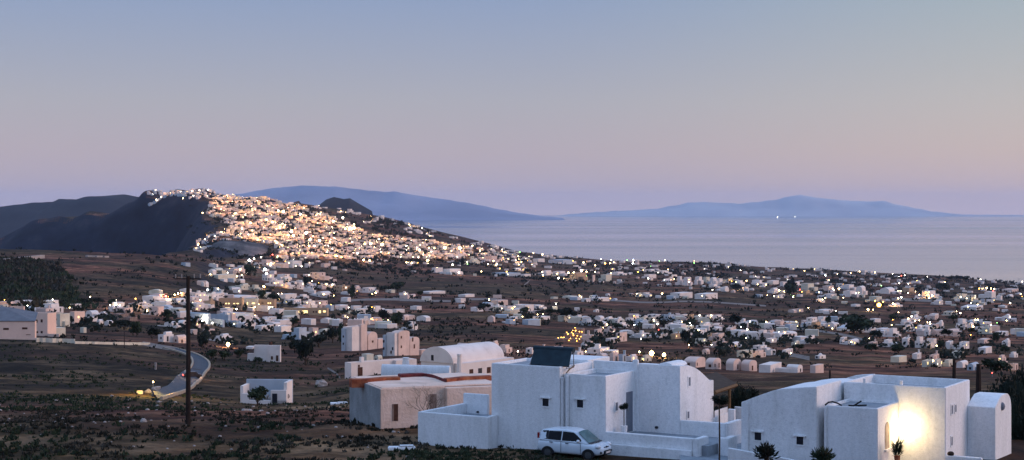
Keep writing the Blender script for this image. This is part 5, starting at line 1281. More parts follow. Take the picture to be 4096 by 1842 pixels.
for i, (zf_, X, Y, w, h, lab) in enumerate([
    (P6, 1440, 1070, 230, 250, 'large black green tree beside the white tank house'), (P6, 1340, 950, 120, 110, 'smaller dark tree left of the large black tree'), (P6, 490, 930, 110, 130, 'dark tree above the road bend behind the pole'),
    (P6, 570, 1010, 130, 90, 'wide dark shrub right of the road bend'), (P6, 690, 1020, 130, 90, 'dark shrub below the bright doorway lamp'), (P6, 810, 1000, 120, 80, 'dark shrub at the left of the tank house porch'), (P6, 1000, 1050, 90, 60, 'low bush at the foot of the tank house'),
    (P6, 160, 640, 110, 80, 'round tree in front of the cream terrace left of the pole'), (P6, 1050, 470, 110, 90, 'tree in front of the ochre school'), (P6, 1150, 500, 110, 90, 'lit tree beside the school lamp'), (P6, 930, 240, 130, 100, 'tree amid lights at the top of the lit village'),
    (P6, 1460, 350, 90, 100, 'dark tree between the small white houses'), (P6, 700, 910, 0, 0, None), (P6, 1560, 900, 200, 120, 'olive tree lit by the yellow yard lamp'), (P6, 1690, 860, 160, 140, 'tall tree left of the grey tower house'), (P6, 1790, 880, 110, 170, 'dark tree hugging the grey tower house'),
    (P6, 1240, 690, 90, 40, None), (P6, 1330, 700, 110, 70, 'dark shrub at the right end of the white terrace'), (P5, 1640, 560, 260, 130, 'wide flat crowned tree in the yard left of the pole'), (P5, 1810, 650, 190, 190, 'dark tree beside the small lit post'), (P5, 2010, 700, 180, 150, 'dark bush at the end of the cream wall'),
    (P5, 2210, 430, 130, 130, 'dark round tree by the pink houses'), (P5, 1150, 250, 170, 110, 'olive tree under the yellow lamps'), (P5, 1300, 240, 190, 110, 'broad olive tree behind the white canopy'), (P5, 1480, 240, 150, 90, 'olive tree left of the bright lamp'), (P5, 430, 310, 90, 60, 'black bush on the pink roof line'),
    (PB3, 1815, 500, 90, 120, 'pointed dark tree beside the orange house'), (PB3, 2160, 440, 120, 80, 'dark tree left of the pair on the plain'), (PB3, 2290, 440, 150, 110, 'dark broad tree on the plain beyond the track'), (PB3, 2010, 640, 90, 70, 'dark bush before the white house with the arch'), (PB3, 2150, 760, 150, 130, 'dark tree right of the yellow yard lamp'),
    (PB3, 2280, 800, 160, 140, 'large black tree in front of the small pink house'), (PB3, 2400, 810, 60, 55, 'round bush at the door of the small white house'), (PB3, 2510, 480, 90, 60, None), (PB4, 780, 695, 140, 90, 'dark tree left of the white farm'), (PB4, 1150, 715, 110, 70, 'dark bush right of the white farm'), (PB4, 1290, 720, 90, 50, 'low bush before the pale wall'),
    (PB4, 1380, 715, 110, 60, 'bush between the farm and the big dark tree'), (PB4, 1560, 785, 190, 130, 'big dark tree above the orange lit restaurant'), (PB4, 910, 550, 40, 70, 'narrow dark cypress on the plain'), (PB4, 580, 280, 40, 100, 'tall dark cypress above the pink block'), (PB4, 370, 240, 90, 50, None), (PB4, 1180, 330, 80, 50, 'tree behind the long pale shed'),
    (PB5, 610, 795, 60, 45, 'dark bush by the pink houses'), (PB5, 480, 850, 90, 50, 'dark shrub below the pink houses'), (PB5, 630, 740, 120, 70, 'tree in the middle of the right hand village'), (PB5, 1040, 730, 70, 80, 'dark tree left of the grey arcade'), (PB5, 1300, 725, 160, 80, 'long dark tree between the white houses'), (PB5, 1250, 880, 120, 120, 'dark pine by the yellow lit house'),
    (PB5, 1700, 720, 130, 110, 'black tree right of the stepped house'), (PB5, 1640, 830, 70, 80, 'dark tree beside the pink block'), (PB5, 900, 870, 80, 50, 'bush below the white terrace'), (PB5, 1160, 285, 50, 40, None), (PB5, 1560, 275, 90, 40, None), (PB5, 1720, 380, 130, 60, None), (PB5, 1960, 330, 60, 50, None), (PB5, 2250, 400, 90, 120, None),
    (PB5, 1190, 700, 40, 40, None), (PB6, 150, 320, 110, 120, None), (PB6, 1350, 250, 90, 50, None), (PB6, 1560, 260, 140, 50, None), (PB6, 1700, 170, 90, 36, None), (PB6, 1640, 172, 90, 34, None), (PB6, 1770, 172, 90, 34, None), (PB6, 1100, 540, 90, 60, None), (PB6, 500, 580, 60, 80, None), (PB6, 800, 660, 360, 60, 'long dark grove in front of the grey block'), (PB6, 950, 720, 120, 90, 'dark tree at the right of the long grove'), (PB6, 620, 590, 70, 70, None),
    (PB6, 1580, 700, 120, 80, None), (PB6, 1660, 540, 100, 60, None), (PB6, 1830, 660, 90, 60, None), (PB6, 2060, 740, 80, 90, None), (PB6, 2140, 840, 90, 70, None), (PB6, 1550, 780, 80, 60, None), (PB6, 230, 810, 110, 60, 'dark bush by the yellow lit lane'), (PB6, 900, 820, 130, 60, None), (PB6, 1150, 840, 150, 60, None), (PB6, 2050, 1020, 260, 50, 'low dark hedge below the small hamlet'),
    (PB6, 1280, 950, 90, 60, None)]):
    if w == 0: continue
    ptree(zf_, X, Y, w, h, lab or 'round dark tree among the far houses', group=None if lab else GT)
# near trees
ptree(PZ3, 300, 640, 190, 260, 'dense dark tree behind the pergola', dd=98, near=True)
ptree(PZ3, 430, 640, 190, 230, 'dark tree between the pergola and the right house', dd=100, near=True)
ptree(PZ3, 210, 640, 150, 200, 'dark tree behind the pergola post', dd=103, near=True)
ptree(PZ4, 1640, 1170, 640, 860, 'huge black tree mass at the right edge behind the small vault', dd=108, near=True)
ptree(PZ4, 1830, 1170, 520, 900, 'second black tree at the far right edge', dd=104, near=True)
ptree(PZ4, 1420, 1100, 300, 640, 'black tree just right of the big house wall', dd=112, near=True)
ptree(PZ4, 1780, 1400, 420, 900, 'black tree low at the bottom right corner', dd=90, near=True)
ptree(PZ4, 1720, 1300, 330, 560, 'dark bushy tree touching the small vault at the right', dd=96, near=True)
ptree(PZ4, 1900, 1000, 520, 700, 'tall dark tree cut off by the right edge of the view', dd=120, near=True)
# slim tree with a round crown in front of the gap
x, y, _ = wp(*PZ3(70, 1158), 77.5); z = 187.3
e = empty('slim_tree', (x, y, z)); tag(e, 'slim young tree with a small round dark crown between the two houses', 'tree')
b = MB(); zt_ = HC - (400 - V0) / FX * y - z; b.tube([(0, 0, -.3), (.02, 0, zt_ * .5), (0, 0, zt_)], .05, 6, 0, .035); b.obj('trunk', M['trunk'], e)
add('crown', CRB[0], e, (0, 0, zt_), 0, (.42, .42, .42))
# topiary by the door
p = w2(F1, aB1 + .45, F1.b(624, aB1 + .45), zft)
e = empty('potted_bush', p); tag(e, 'clipped round bush in a pot beside the tall grey door', 'plant')
add('crown', CRB[1], e, (0, 0, 1.35), 0, (.26, .26, .30)); b = MB(); b.tube([(0, 0, .3), (0, 0, 1.2)], .025); b.obj('stem', M['trunk'], e); b = MB(); b.tube([(0, 0, -.2), (0, 0, .32)], .14, 10, 0, .19); b.obj('pot', M['fw'], e)
# bushes in front of the right house
def bush(name, u, v, d, rad, hgt, label, seed=1, mat='leafd'):
    x, y, z = wp(u, v, d); e = empty(name, (x, y, z)); tag(e, label, 'bush')
    rg = random.Random(seed); b = MB()
    for k in range(420):
        dr_ = Vector((rg.gauss(0, 1), rg.gauss(0, 1), rg.gauss(.25, .8))).normalized(); r_ = rg.uniform(.4, 1.0) * (1 + .75 * noise.noise(dr_ * 1.6 + Vector((seed * 7, 0, 0))))
        c = Vector((dr_.x * rad * r_, dr_.y * rad * r_, hgt * .5 + dr_.z * hgt * .5 * r_)); ax = (dr_ + Vector((rg.gauss(0, .4), rg.gauss(0, .4), .5))).normalized()
        sd = ax.orthogonal().normalized() * .035; l = rg.uniform(.10, .2)
        b.poly([c - ax * l, c - sd, c + ax * l, c + sd])
    b.obj('leaves', M[mat], e); b = MB()
    for k in range(9):
        an = k * .7; b.tube([(0, 0, -.4), (math.cos(an) * rad * .3, math.sin(an) * rad * .3, hgt * .4), (math.cos(an) * rad * .6, math.sin(an) * rad * .6, hgt * .8)], .02, 4)
    b.obj('stems', M['trunk'], e)
bush('bush', *PZ3(565, 1175), 75.8, .43, .85, 'rounded dark green bush under the left window of the right house', 1)
bush('bush', *PZ3(1160, 1215), 74.6, .50, .85, 'loose grey green bush at the bottom edge before the right house', 2, 'leaf')
x, y, z = w2(F2, aL2 - 1.15, bE - 1.6, 0)
u, v = PZ4(495, 1150); d = 76.3; x, y, z = wp(u, v, d)
e = empty('potted_plant', (x, y, z)); tag(e, 'spiky plant in a pot lit orange by the wall lamp', 'plant')
b = MB(); rg = random.Random(9)
for k in range(140):
    an = rg.uniform(0, 2 * PI); q_ = rg.random()
    b0 = Vector((math.cos(an) * .05, math.sin(an) * .05, .15 + .5 * q_)); tp = b0 + Vector((math.cos(an) * .32, math.sin(an) * .32, rg.uniform(.02, .5))); sd = Vector((-math.sin(an), math.cos(an), 0)) * .04
    b.poly([b0, (b0 + tp) / 2 - sd, tp, (b0 + tp) / 2 + sd])
b.obj('leaves', M['leaf'], e); b = MB(); b.tube([(0, 0, -.5), (0, 0, .2)], .1, 8, 0, .15); b.obj('pot', M['terra'], e)
# hoses on the roof
for i, pts in enumerate([[(1180, 578), (1215, 548), (1260, 542), (1310, 556), (1355, 582)], [(1425, 580), (1480, 584), (1520, 560), (1560, 535)], [(1470, 588), (1540, 580), (1615, 578)]]):
    w = []
    for X, Y in pts:
        u, v = PZ3(X, Y); a = F2.a(u, .2 + .6 * i); w.append(w2(F2, a, .2 + .6 * i, F2.z(v, a, .2 + .6 * i)))
    b = MB(); b.tube(w, .04, 5); tag(b.obj('roof_hose', M['rubber']), ['left arched', 'short upturned', 'flat lower'][i] + ' piece of black hose lying on the right house roof', 'hose')

# ------------------------------------------------------------------ scrub, stones
def inpoly(x, y, P):
    c = False; j = len(P) - 1
    for i in range(len(P)):
        if (P[i][1] > y) != (P[j][1] > y) and x < (P[j][0] - P[i][0]) * (y - P[i][1]) / (P[j][1] - P[i][1]) + P[i][0]: c = not c
        j = i
    return c
RPOLY = [(u - 3, v + 2) for u, v in RL] + [(u + 3, v + 2) for u, v in RR[::-1]]
def inroad(u, v): return inpoly(u, v, RPOLY)
def scatter(name, n, region, size, mat, label, seed, tris=10, blades=True, dens=None, keep=None):
    rg = random.Random(seed); b = MB(); c = 0; tries = 0
    while c < n and tries < n * 8:
        tries += 1
        u = rg.uniform(region[0], region[1]); d = region[2] * (region[3] / region[2]) ** rg.random()
        if dens and noise.noise(((u - U0) / FX * d / dens, d / dens, seed)) < rg.uniform(-.12, .25): continue
        if keep and not keep(u, d): continue
        vv_ = V0 + (HC - gz_ud(u, d)) / d * FX
        if 180 < d < 520 and inroad(u, vv_): continue
        x = (u - U0) / FX * d; z = gz_ud(u, d); s_ = rg.uniform(.4, 1.3) * (size if not callable(size) else size(d)); c += 1
        for k in range(tris):
            an = rg.uniform(0, 2 * PI); r_ = rg.random() * s_ * .5
            p = Vector((x + math.cos(an) * r_, d + math.sin(an) * r_, z))
            tip = p + Vector((rg.gauss(0, .3), rg.gauss(0, .3), rg.uniform(.3, .9))) * s_ * .7
            sd = Vector((rg.gauss(0, 1), rg.gauss(0, 1), .2)).normalized() * s_ * .17
            b.poly([p - Vector((0, 0, .05)), (p + tip) / 2 - sd, tip, (p + tip) / 2 + sd])
    o = b.obj(name, M[mat]); tag(o, label, kind='stuff'); return o
scatter('dry_scrub', 2600, (-60, 560, 76, 135), .34, 'scrub', 'dry pale scrub covering the near field', 1, 10, dens=5)
scatter('green_scrub', 550, (-60, 470, 78, 100), .42, 'leaf', 'dark green tufts in the near field', 2, 10, dens=6)
scatter('field_scrub', 2400, (-60, 460, 135, 480), lambda d: .3 + d * .0018, 'leaf', 'dark scrub on the slope above the road', 3, 7, dens=26)
scatter('verge_scrub', 1200, (330, 1090, 96, 160), .6, 'leafd', 'scrub behind the near houses', 4, 10)
scatter('plain_scrub', 3000, (-60, 1090, 480, 2600), lambda d: d * .0032, 'leafd', 'dark shrubs dotted over the plain', 5, 6, dens=70)
scatter('gully_wood', 1900, (-60, 100, 860, 1500), lambda d: 6.0, 'leaf', 'dark wooded gully at the left', 6, 9, keep=lambda u, d: u + 30 * noise.noise((u * .04, d * .008, 7)) + random.gauss(0, 9) < 52 + 34 * max(0, (1100 - d) / 240) - 30 * max(0, (d - 1250) / 250) and noise.noise((u * .07, d * .014, 2)) > -.2)
scatter('far_shrubs', 4200, (190, 1090, 2600, 4700), lambda d: d * .0026, 'leafd', 'shrubs and small trees on the far slope', 7, 6, dens=160)
scatter('kerb_scrub', 600, (400, 600, 78, 84), .26, 'leaf', 'weeds along the foot of the white walls', 8, 10)
scatter('gully_scrub', 1500, (-60, 96, 860, 1480), lambda d: 7.5, 'scrub', 'paler bushes in the gully at the left', 9, 8, dens=60, keep=lambda u, d: u < 62)
scatter('town_trees', 700, (205, 430, 2500, 4700), lambda d: d * .0036, 'leafd', 'dark trees between the houses of the hill town', 12, 9, dens=110)
# stones of the near field
rg = random.Random(3); b = MB()
for k in range(420):
    u = rg.uniform(-40, 520); d = 78 * (260 / 78) ** rg.random(); x = (u - U0) / FX * d; s_ = rg.uniform(.04, .14) * (1 if d < 130 else 2.2)
    if noise.noise((x / 9, d / 9, 2)) < -.05: continue
    b.ball((x, d, gz_ud(u, d) + s_ * .2), s_, 5, 4, sz=.6)
tag(b.obj('stones', M['stone']), 'loose pale stones in the near field', kind='stuff')
# named boulders at the roadside
for i, (X, Y, w, lab) in enumerate([(130, 590, 60, 'leftmost pale boulder by the roadside lamp'), (200, 580, 60, 'middle pale boulder by the roadside lamp'), (270, 560, 80, 'right pale boulder by the roadside lamp'), (1220, 765, 40, 'single pale rock in the field below the ruin'), (1140, 880, 26, 'small pale rock low in the field'), (1680, 525, 110, 'orange tinted rock heap left of the vaulted houses'), (160, 830, 60, 'pale rock near the foot of the pole')]):
    x, y, z = hit(*Z7(X, Y)); s_ = w / 2.1367 / 4 / FX * y / 2
    b = MB(); b.ball((0, 0, s_ * .3), s_, 9, 7, sz=.75); o = b.obj('boulder', M['stone'], None, (x, y, z), i)
    for v_ in o.data.vertices: v_.co *= 1 + .35 * noise.noise(v_.co * (1.3 / s_) + Vector((i, 0, 0)))
    tag(o, lab, 'rock')
ptree(Z7, 1130, 690, 200, 150, 'green bush growing against the left front of the white ruin')
# little car with red tail lights on the road
x, y, z = hit(*Z7(575, 455))
r = empty('small_car', (x, y, z), R(20)); tag(r, 'distant dark car with a red tail light driving on the bend', 'car')
b = MB(); b.prism([(-2, .35), (2, .35), (2, .8), (1.2, .95), (.7, 1.45), (-1.3, 1.5), (-2, .95)], -.8, .8, 'y'); b.obj('body', M['dark'], r, recalc=True)
for s_ in (-1, 1):
    b = MB(); b.box(-2.05 if s_ < 0 else -2.05, -1.95, s_ * .6 - .14, s_ * .6 + .14, .7, .9); b.obj('tail_light', M['red'], r)
    for x_ in (-1.25, 1.25):
        b = MB(); b.tube([(x_, s_ * .8, .32), (x_, s_ * .86, .32)], .32, 10); b.obj('wheel', M['rubber'], r)

# ------------------------------------------------------------------ lamps
LN = [0]
LMESH = {}
def lamp_mesh(kind):
    if kind not in LMESH:
        b = MB(); b.ball((0, 0, 0), 1, 6, 4); LMESH[kind] = b.mesh('bulb', M[kind])
    return LMESH[kind]
b = MB(); b.tube([(0, 0, -1), (0, 0, 0)], .5, 5); POST = b.mesh('post', M['metal'])
LAMPS = []
def lamp(x, y, z, kind, r, label, h=None, group=None, name='street_lamp'):
    h = h or max(2.5, r * 4)
    e = empty(name, (x, y, z + h)); add('bulb', lamp_mesh(kind), e, (0, 0, 0), 0, (r, r, r)); add('post', POST, e, (0, 0, -r), 0, (.14 + r * .12, .14 + r * .12, h))
    tag(e, label, 'lamp', group); LAMPS.append(e); return e
def plight(x, y, z, p, col=(1, .66, .30), r=1.0):
    l_ = bpy.data.lights.new('lamp_light', 'POINT'); l_.energy = p; l_.color = col; l_.shadow_soft_size = r
    o = bpy.data.objects.new('lamp_light', l_); COL.objects.link(o); o.location = (x, y, z)
KC = {'warm': (1, .62, .26), 'white': (1, .86, .66), 'cool': (.75, .9, 1), 'green': (.4, 1, .3), 'red': (1, .15, .1), 'amber': (1, .5, .12)}
KW = {'warm': 'warm yellow', 'white': 'white', 'cool': 'cold white', 'green': 'green', 'red': 'red', 'amber': 'orange'}
def plamps(zfun, where, items):
    for it in items:
        X, Y, kind = it[:3]; br = it[3] if len(it) > 3 else 1
        u, v = zfun(X, Y)
        x, y, z = hit(u, v + 1.2)
        h = 1.2 / FX * y + .8
        r = max(.13, y * .00030) * (br ** .72 if br > 1 else br ** .5)
        lamp(x, y - .5, z, kind, r, f"{KW[kind]} lamp {where}", h, f"{KW[kind]} lamps {where}")
        if br > 1.5 or (y < 2600 and br >= .9 and kind not in ('green', 'red')):
            plight(x, y - 2.0, z + h + .8, 600 * min(br, 4) ** 1.3 * (y / 700) ** 1.3, KC[kind], max(.3, y * .0004))
plamps(P6, 'in the lit village behind the pole', [
    (920, 100, 'cool', 3), (965, 85, 'white', 1.5), (1028, 70, 'white', 1.2), (1135, 47, 'red', 1.6), (1178, 68, 'green', 1), (1055, 118, 'white', 2.2), (1115, 145, 'warm', 1.4), (1148, 125, 'warm', .8), (1285, 125, 'warm', .8), (560, 235, 'warm', 1), (640, 240, 'white', 1.6), (720, 215, 'white', .8), (805, 250, 'warm', .9),
    (850, 238, 'warm', .7), (905, 220, 'white', 1.2), (972, 183, 'white', 1), (1065, 185, 'cool', 3), (1080, 230, 'cool', 3.2), (1055, 345, 'warm', 2.4), (535, 375, 'cool', 2), (680, 415, 'white', 2.6), (480, 437, 'white', 1.6), (420, 420, 'cool', 3.2), (378, 405, 'white', 2), (290, 408, 'warm', 1.4), (262, 412, 'warm', 1.6), (230, 425, 'warm', 1.4),
    (175, 445, 'amber', 1.6), (150, 440, 'red', 3), (570, 520, 'white', 5), (715, 440, 'warm', .9), (1135, 455, 'warm', 1.6), (1200, 465, 'warm', 1.2), (1222, 412, 'warm', .8), (1268, 320, 'white', .6), (1440, 310, 'white', .6), (1760, 380, 'warm', .4), (1400, 350, 'white', .6), (725, 895, 'warm', 6), (1195, 718, 'white', 1.2), (1555, 765, 'warm', .9), (1605, 765, 'warm', 1.1),
    (1688, 652, 'warm', .7), (410, 648, 'white', .8), (490, 668, 'white', 2), (580, 690, 'white', 1), (655, 615, 'white', .5), (150, 520, 'white', .8), (780, 700, 'warm', .6), (1020, 410, 'warm', .5), (1100, 40, 'warm', .5)])
plamps(P5, 'among the houses at the far left', [(368, 258, 'white', .7), (572, 255, 'warm', .9), (1195, 140, 'warm', 1.4), (1248, 178, 'warm', .8), (1540, 185, 'white', 1.2), (1525, 255, 'white', 1.4), (1460, 250, 'warm', .7), (1858, 270, 'white', 1.8), (1950, 325, 'warm', 1.4), (2195, 250, 'white', .9), (925, 285, 'warm', .8), (1735, 520, 'warm', .9)])
plamps(PB3, 'on the plain right of the school', [(2015, 750, 'amber', 2.6), (1985, 745, 'warm', .8), (2180, 778, 'warm', 1.2), (2140, 730, 'green', .5), (2065, 448, 'warm', 1.4), (2030, 460, 'warm', .6), (1915, 590, 'warm', .8), (1620, 725, 'warm', .5), (1875, 415, 'white', .5)])
plamps(PB4, 'on the plain between the hill and the sea', [
    (60, 235, 'warm', 1), (110, 240, 'warm', 1.4), (255, 222, 'warm', 4), (240, 25, 'warm', 1.6), (415, 98, 'warm', 3), (555, 100, 'warm', 3.4), (670, 80, 'warm', 1.4), (742, 122, 'warm', 1.1), (180, 120, 'white', 1.6), (268, 98, 'warm', 1), (320, 100, 'warm', .9), (487, 255, 'white', 1.4), (625, 248, 'green', .8), (815, 250, 'warm', .9), (925, 290, 'amber', 1), (755, 318, 'warm', .8), (988, 320, 'amber', 1.2),
    (343, 283, 'warm', .7), (1320, 322, 'warm', 1.4), (1325, 352, 'warm', 1.6), (1395, 330, 'warm', 1.4), (1450, 325, 'warm', 1.6), (1500, 325, 'white', 1.8), (1560, 330, 'warm', 2), (1610, 328, 'warm', 1.6), (1680, 312, 'white', 2.6), (1728, 320, 'warm', 1), (1808, 322, 'warm', .9), (1470, 382, 'white', 2.2), (1520, 385, 'warm', 1), (1725, 360, 'green', .8), (1955, 335, 'warm', .8), (1600, 222, 'amber', 1.8), (1700, 232, 'warm', 1.2),
    (1808, 262, 'warm', .9), (1900, 242, 'amber', 1.8), (1945, 242, 'warm', .8), (2160, 245, 'cool', 2.4), (2205, 322, 'amber', 1.1), (1320, 128, 'warm', 1.4), (1567, 160, 'white', .9), (1110, 105, 'green', .7), (1236, 145, 'warm', .6), (950, 130, 'warm', 1), (980, 140, 'warm', .8), (1860, 168, 'white', .6), (1957, 180, 'white', 1.2), (2163, 190, 'white', 1), (2105, 195, 'green', .5), (1125, 230, 'warm', .9), (1095, 175, 'warm', .5),
    (1662, 548, 'warm', 2), (2215, 525, 'warm', 3), (1005, 658, 'green', .4), (1045, 685, 'warm', .8), (1325, 718, 'warm', .4), (2118, 803, 'white', .7), (2170, 820, 'cool', .9), (1915, 815, 'warm', .5), (2230, 952, 'white', .7), (2297, 380, 'white', .8), (370, 1065, 'white', 1.0), (1092, 1075, 'white', 1.0), (1720, 1075, 'warm', .8), (2217, 1075, 'white', 1.0)])
plamps(PB5, 'above the long white roof', [(828, 960, 'warm', 1.4), (940, 975, 'warm', 9), (1055, 990, 'warm', 6)])
plamps(PB5, 'in the right hand village', [(1005, 750, 'red', 1), (1285, 893, 'warm', .9), (1495, 893, 'white', .8), (1430, 840, 'warm', 2.2), (1815, 830, 'warm', .6), (2215, 718, 'warm', .6), (2240, 718, 'warm', .6), (2290, 718, 'warm', .6), (1825, 945, 'warm', 1), (1825, 978, 'warm', 1), (840, 838, 'white', .7), (728, 688, 'white', .6), (782, 703, 'cool', .7), (530, 703, 'warm', .5), (910, 268, 'white', .8), (1095, 182, 'warm', .7), (930, 152, 'green', .5), (712, 78, 'green', .5), (770, 75, 'white', 1),
    (1335, 122, 'green', .7), (1065, 97, 'warm', .6), (1012, 93, 'green', .4), (1555, 250, 'warm', .6), (1725, 300, 'warm', 1), (1820, 290, 'warm', .8), (2175, 318, 'warm', 1.2), (2000, 325, 'warm', .9), (2168, 390, 'warm', .8), (2225, 415, 'green', .6), (1505, 375, 'white', .7), (1765, 190, 'white', .5)])
plamps(PB6, 'in the lights at the far right', [
    (100, 205, 'white', 1.3), (348, 222, 'warm', 1), (383, 238, 'warm', .9), (240, 255, 'red', 1.2), (260, 275, 'amber', 1.6), (555, 262, 'warm', .9), (605, 245, 'warm', .6), (688, 270, 'white', .8), (95, 275, 'warm', .8), (202, 272, 'green', .7), (150, 300, 'green', .8), (180, 315, 'green', .7), (475, 335, 'warm', .7), (755, 305, 'green', .5), (995, 218, 'green', .8), (972, 400, 'amber', 8), (870, 442, 'warm', 2.4), (918, 443, 'warm', .7), (935, 360, 'amber', 1.4), (1010, 370, 'amber', 1.4),
    (1148, 270, 'warm', 1.4), (1172, 268, 'warm', 1.4), (1200, 268, 'warm', 1.4), (1240, 288, 'warm', 1.2), (1345, 305, 'warm', 1.2), (1435, 332, 'warm', 1.5), (1150, 338, 'warm', 1.1), (1152, 468, 'warm', .6), (1855, 340, 'warm', 2), (1805, 332, 'warm', 1), (1885, 395, 'warm', .6), (1930, 250, 'amber', 2.4), (1900, 245, 'amber', 1.4), (1970, 240, 'warm', 1.8), (2010, 245, 'warm', 1), (2040, 248, 'warm', 1), (2030, 268, 'red', 1.4), (2187, 380, 'white', 1.3), (2285, 295, 'warm', .6), (1243, 528, 'warm', 1.3), (1305, 548, 'warm', 1), (1345, 545, 'warm', .7), (1420, 562, 'warm', .7), (1445, 562, 'warm', .7), (1490, 510, 'warm', .6),
    (2065, 568, 'green', .5), (2152, 545, 'warm', .8), (1958, 635, 'warm', 1.1), (2195, 650, 'warm', 1.1), (1740, 675, 'warm', .7), (1820, 682, 'amber', .7), (1505, 785, 'warm', 1.1), (1255, 757, 'warm', .7), (1610, 765, 'warm', .5), (882, 717, 'warm', .8), (713, 750, 'warm', .5), (140, 603, 'warm', .8), (163, 603, 'warm', .6), (215, 603, 'warm', .6), (538, 622, 'warm', 1), (475, 122, 'cool', 1), (282, 78, 'warm', .5), (710, 100, 'warm', .5), (935, 95, 'warm', .6), (1180, 125, 'red', 1.2), (1210, 122, 'white', .8), (1100, 110, 'white', .6), (1420, 133, 'white', .5), (1735, 148, 'white', .5), (1762, 145, 'white', .5), (1912, 157, 'white', .7), (2300, 180, 'white', .6),
    (1160, 195, 'white', .5), (1245, 200, 'white', .5), (600, 165, 'cool', .5), (590, 110, 'warm', .9), (1690, 458, 'warm', .4), (1390, 930, 'warm', 1.8), (1470, 930, 'warm', 2), (2190, 988, 'warm', .9), (2016, 1050, 'red', 1), (155, 860, 'warm', .8)])
# roadside lamp
x, y, z = hit(*Z7(240, 612)); lamp(x, y, z, 'warm', .12, 'small yellow lamp on a post at the road verge', 2.4); BX, BY, BZ = x, y, z
plight(x - 1.6, y + 3.0, z + 4.2, 7000, (1, .62, .12), .3)
x, y, z = hit(*Z7(600, 470)); plight(x, y, z + 2.6, 800, (1, .55, .25), .3)
print('lamps', len(LAMPS))

# ------------------------------------------------------------------ the hill town
def inpoly(x, y, P):
    c = False; j = len(P) - 1
    for i in range(len(P)):
        if (P[i][1] > y) != (P[j][1] > y) and x < (P[j][0] - P[i][0]) * (y - P[i][1]) / (P[j][1] - P[i][1]) + P[i][0]: c = not c
        j = i
    return c
K_ = .39752
REG = {
 'top': ([(356, 482), (372, 468), (415, 457), (470, 464), (560, 478), (640, 486), (640, 500), (560, 498), (500, 500), (440, 492), (385, 495)], 190, 'wg', .30, .20),
 'town': ([(535, 498), (600, 490), (700, 500), (800, 530), (880, 563), (930, 586), (1100, 608), (1300, 640), (1340, 655), (1150, 652), (1000, 648), (900, 650), (700, 650), (690, 608), (620, 602), (560, 590), (575, 565), (520, 540)], 1700, 'wpcc', .24, .17),
 'spur': ([(482, 640), (500, 605), (545, 585), (640, 590), (700, 605), (690, 612), (600, 603), (540, 618), (500, 632)], 55, 'wg', .3, .4),
 'upper': ([(700, 496), (860, 520), (1000, 546), (1150, 590), (1300, 628), (1300, 640), (1100, 600), (930, 570), (860, 540)], 60, 'w', .15, .2),
 'coast': ([(1200, 608), (1500, 650), (1900, 658), (2300, 694), (2576, 712), (2576, 745), (2200, 730), (1900, 700), (1600, 690), (1300, 668), (1200, 650)], 230, 'w', .16, .12),
 'lower': ([(620, 655), (760, 650), (1000, 655), (1300, 650), (1330, 680), (1200, 668), (900, 668), (720, 672), (640, 690)], 60, 'wc', .25, .3),
}
rg = random.Random(21)
far = {c: MB() for c in 'wpcg'}; near_ = {c: MB() for c in 'wpcg'}
CAND = []
FARL = {k: MB() for k in ('warm', 'white', 'amber')}
def rotbox(b, x, y, z, w, l, h, th, vault=False):
    c, s_ = math.cos(th), math.sin(th)
    def tr(p): return (x + p[0] * c - p[1] * s_, y + p[0] * s_ + p[1] * c, z + p[2])
    t_ = MB()
    if vault: t_.box(-w / 2, w / 2, -l / 2, l / 2, -4, h * .7); t_.vault(-w / 2, w / 2, -l / 2, l / 2, h * .7, h * .35, 'y', 5)
    else: t_.box(-w / 2, w / 2, -l / 2, l / 2, -4, h)
    n = len(b.v); b.v += [tr(p) for p in t_.v]; b.f += [tuple(k + n for k in f_) for f_ in t_.f]; b.m += t_.m
ind = 0
NIND = max(0, 298 - len(HOUSES) - 9)
FARH = []
for nm, (P, n, cols, dens, lt) in REG.items():
    xs = [p[0] for p in P]; ys = [p[1] for p in P]; k = 0
    while k < n:
        X, Y = rg.uniform(min(xs), max(xs)), rg.uniform(min(ys), max(ys))
        if not inpoly(X, Y, P): continue
        k += 1
        u, v = X * K_, Y * K_
        x, y, z = hit(u, v + .6)
        if z < 1: continue
        s_ = y / 4200
        w, l, h = rg.uniform(5, 12) * s_, rg.uniform(6, 12) * s_, rg.uniform(2.8, 6) * s_
        if rg.random() < .12: w *= 1.8
        if nm == 'top': w *= .75; l *= .75; h *= .9
        FARH.append((y, x, z, w, l, h, rg.uniform(-1.0, .1), rg.choice(cols + 'w'), rg.random() < .22, nm))
        if rg.random() < lt:
            r = y * .00015 * rg.choice([.6, .7, .9, 1.4]); kd = rg.choice(['warm', 'warm', 'warm', 'white', 'amber'])
            FARL[kd].ball((x + rg.uniform(-8, 8) * s_, y - w * .75, z + h * rg.uniform(.4, 1.1)), r, 5, 4)
        if nm == 'town' and rg.random() < .075 or nm == 'spur' and rg.random() < .1 or nm == 'top' and rg.random() < .06 or nm == 'lower' and rg.random() < .12:
            plight(x, y - 20, z + 16, rg.uniform(15000, 46000) * s_ * (.3 if nm == 'top' else 1), (1, .47, .15), 1.5)
hz_ = [h_ for h_ in HOUSES if h_['o'].location.y > 850]
for k in range(420):
    h_ = rg.choice(hz_); X0_, Y0_, _ = h_['o'].location; s_ = Y0_ / 2000
    x, y = X0_ + rg.gauss(0, 24) * s_, Y0_ + rg.gauss(0, 45) * s_
    if y < 850: continue
    FARH.append((y + 9000, x, gz(x, y), rg.uniform(4, 9), rg.uniform(4, 9), rg.uniform(2.2, 4.2), rg.uniform(-1, .1), rg.choice('wwwpcg'), rg.random() < .2, 'plain'))
FARH.sort(key=lambda q: q[0])
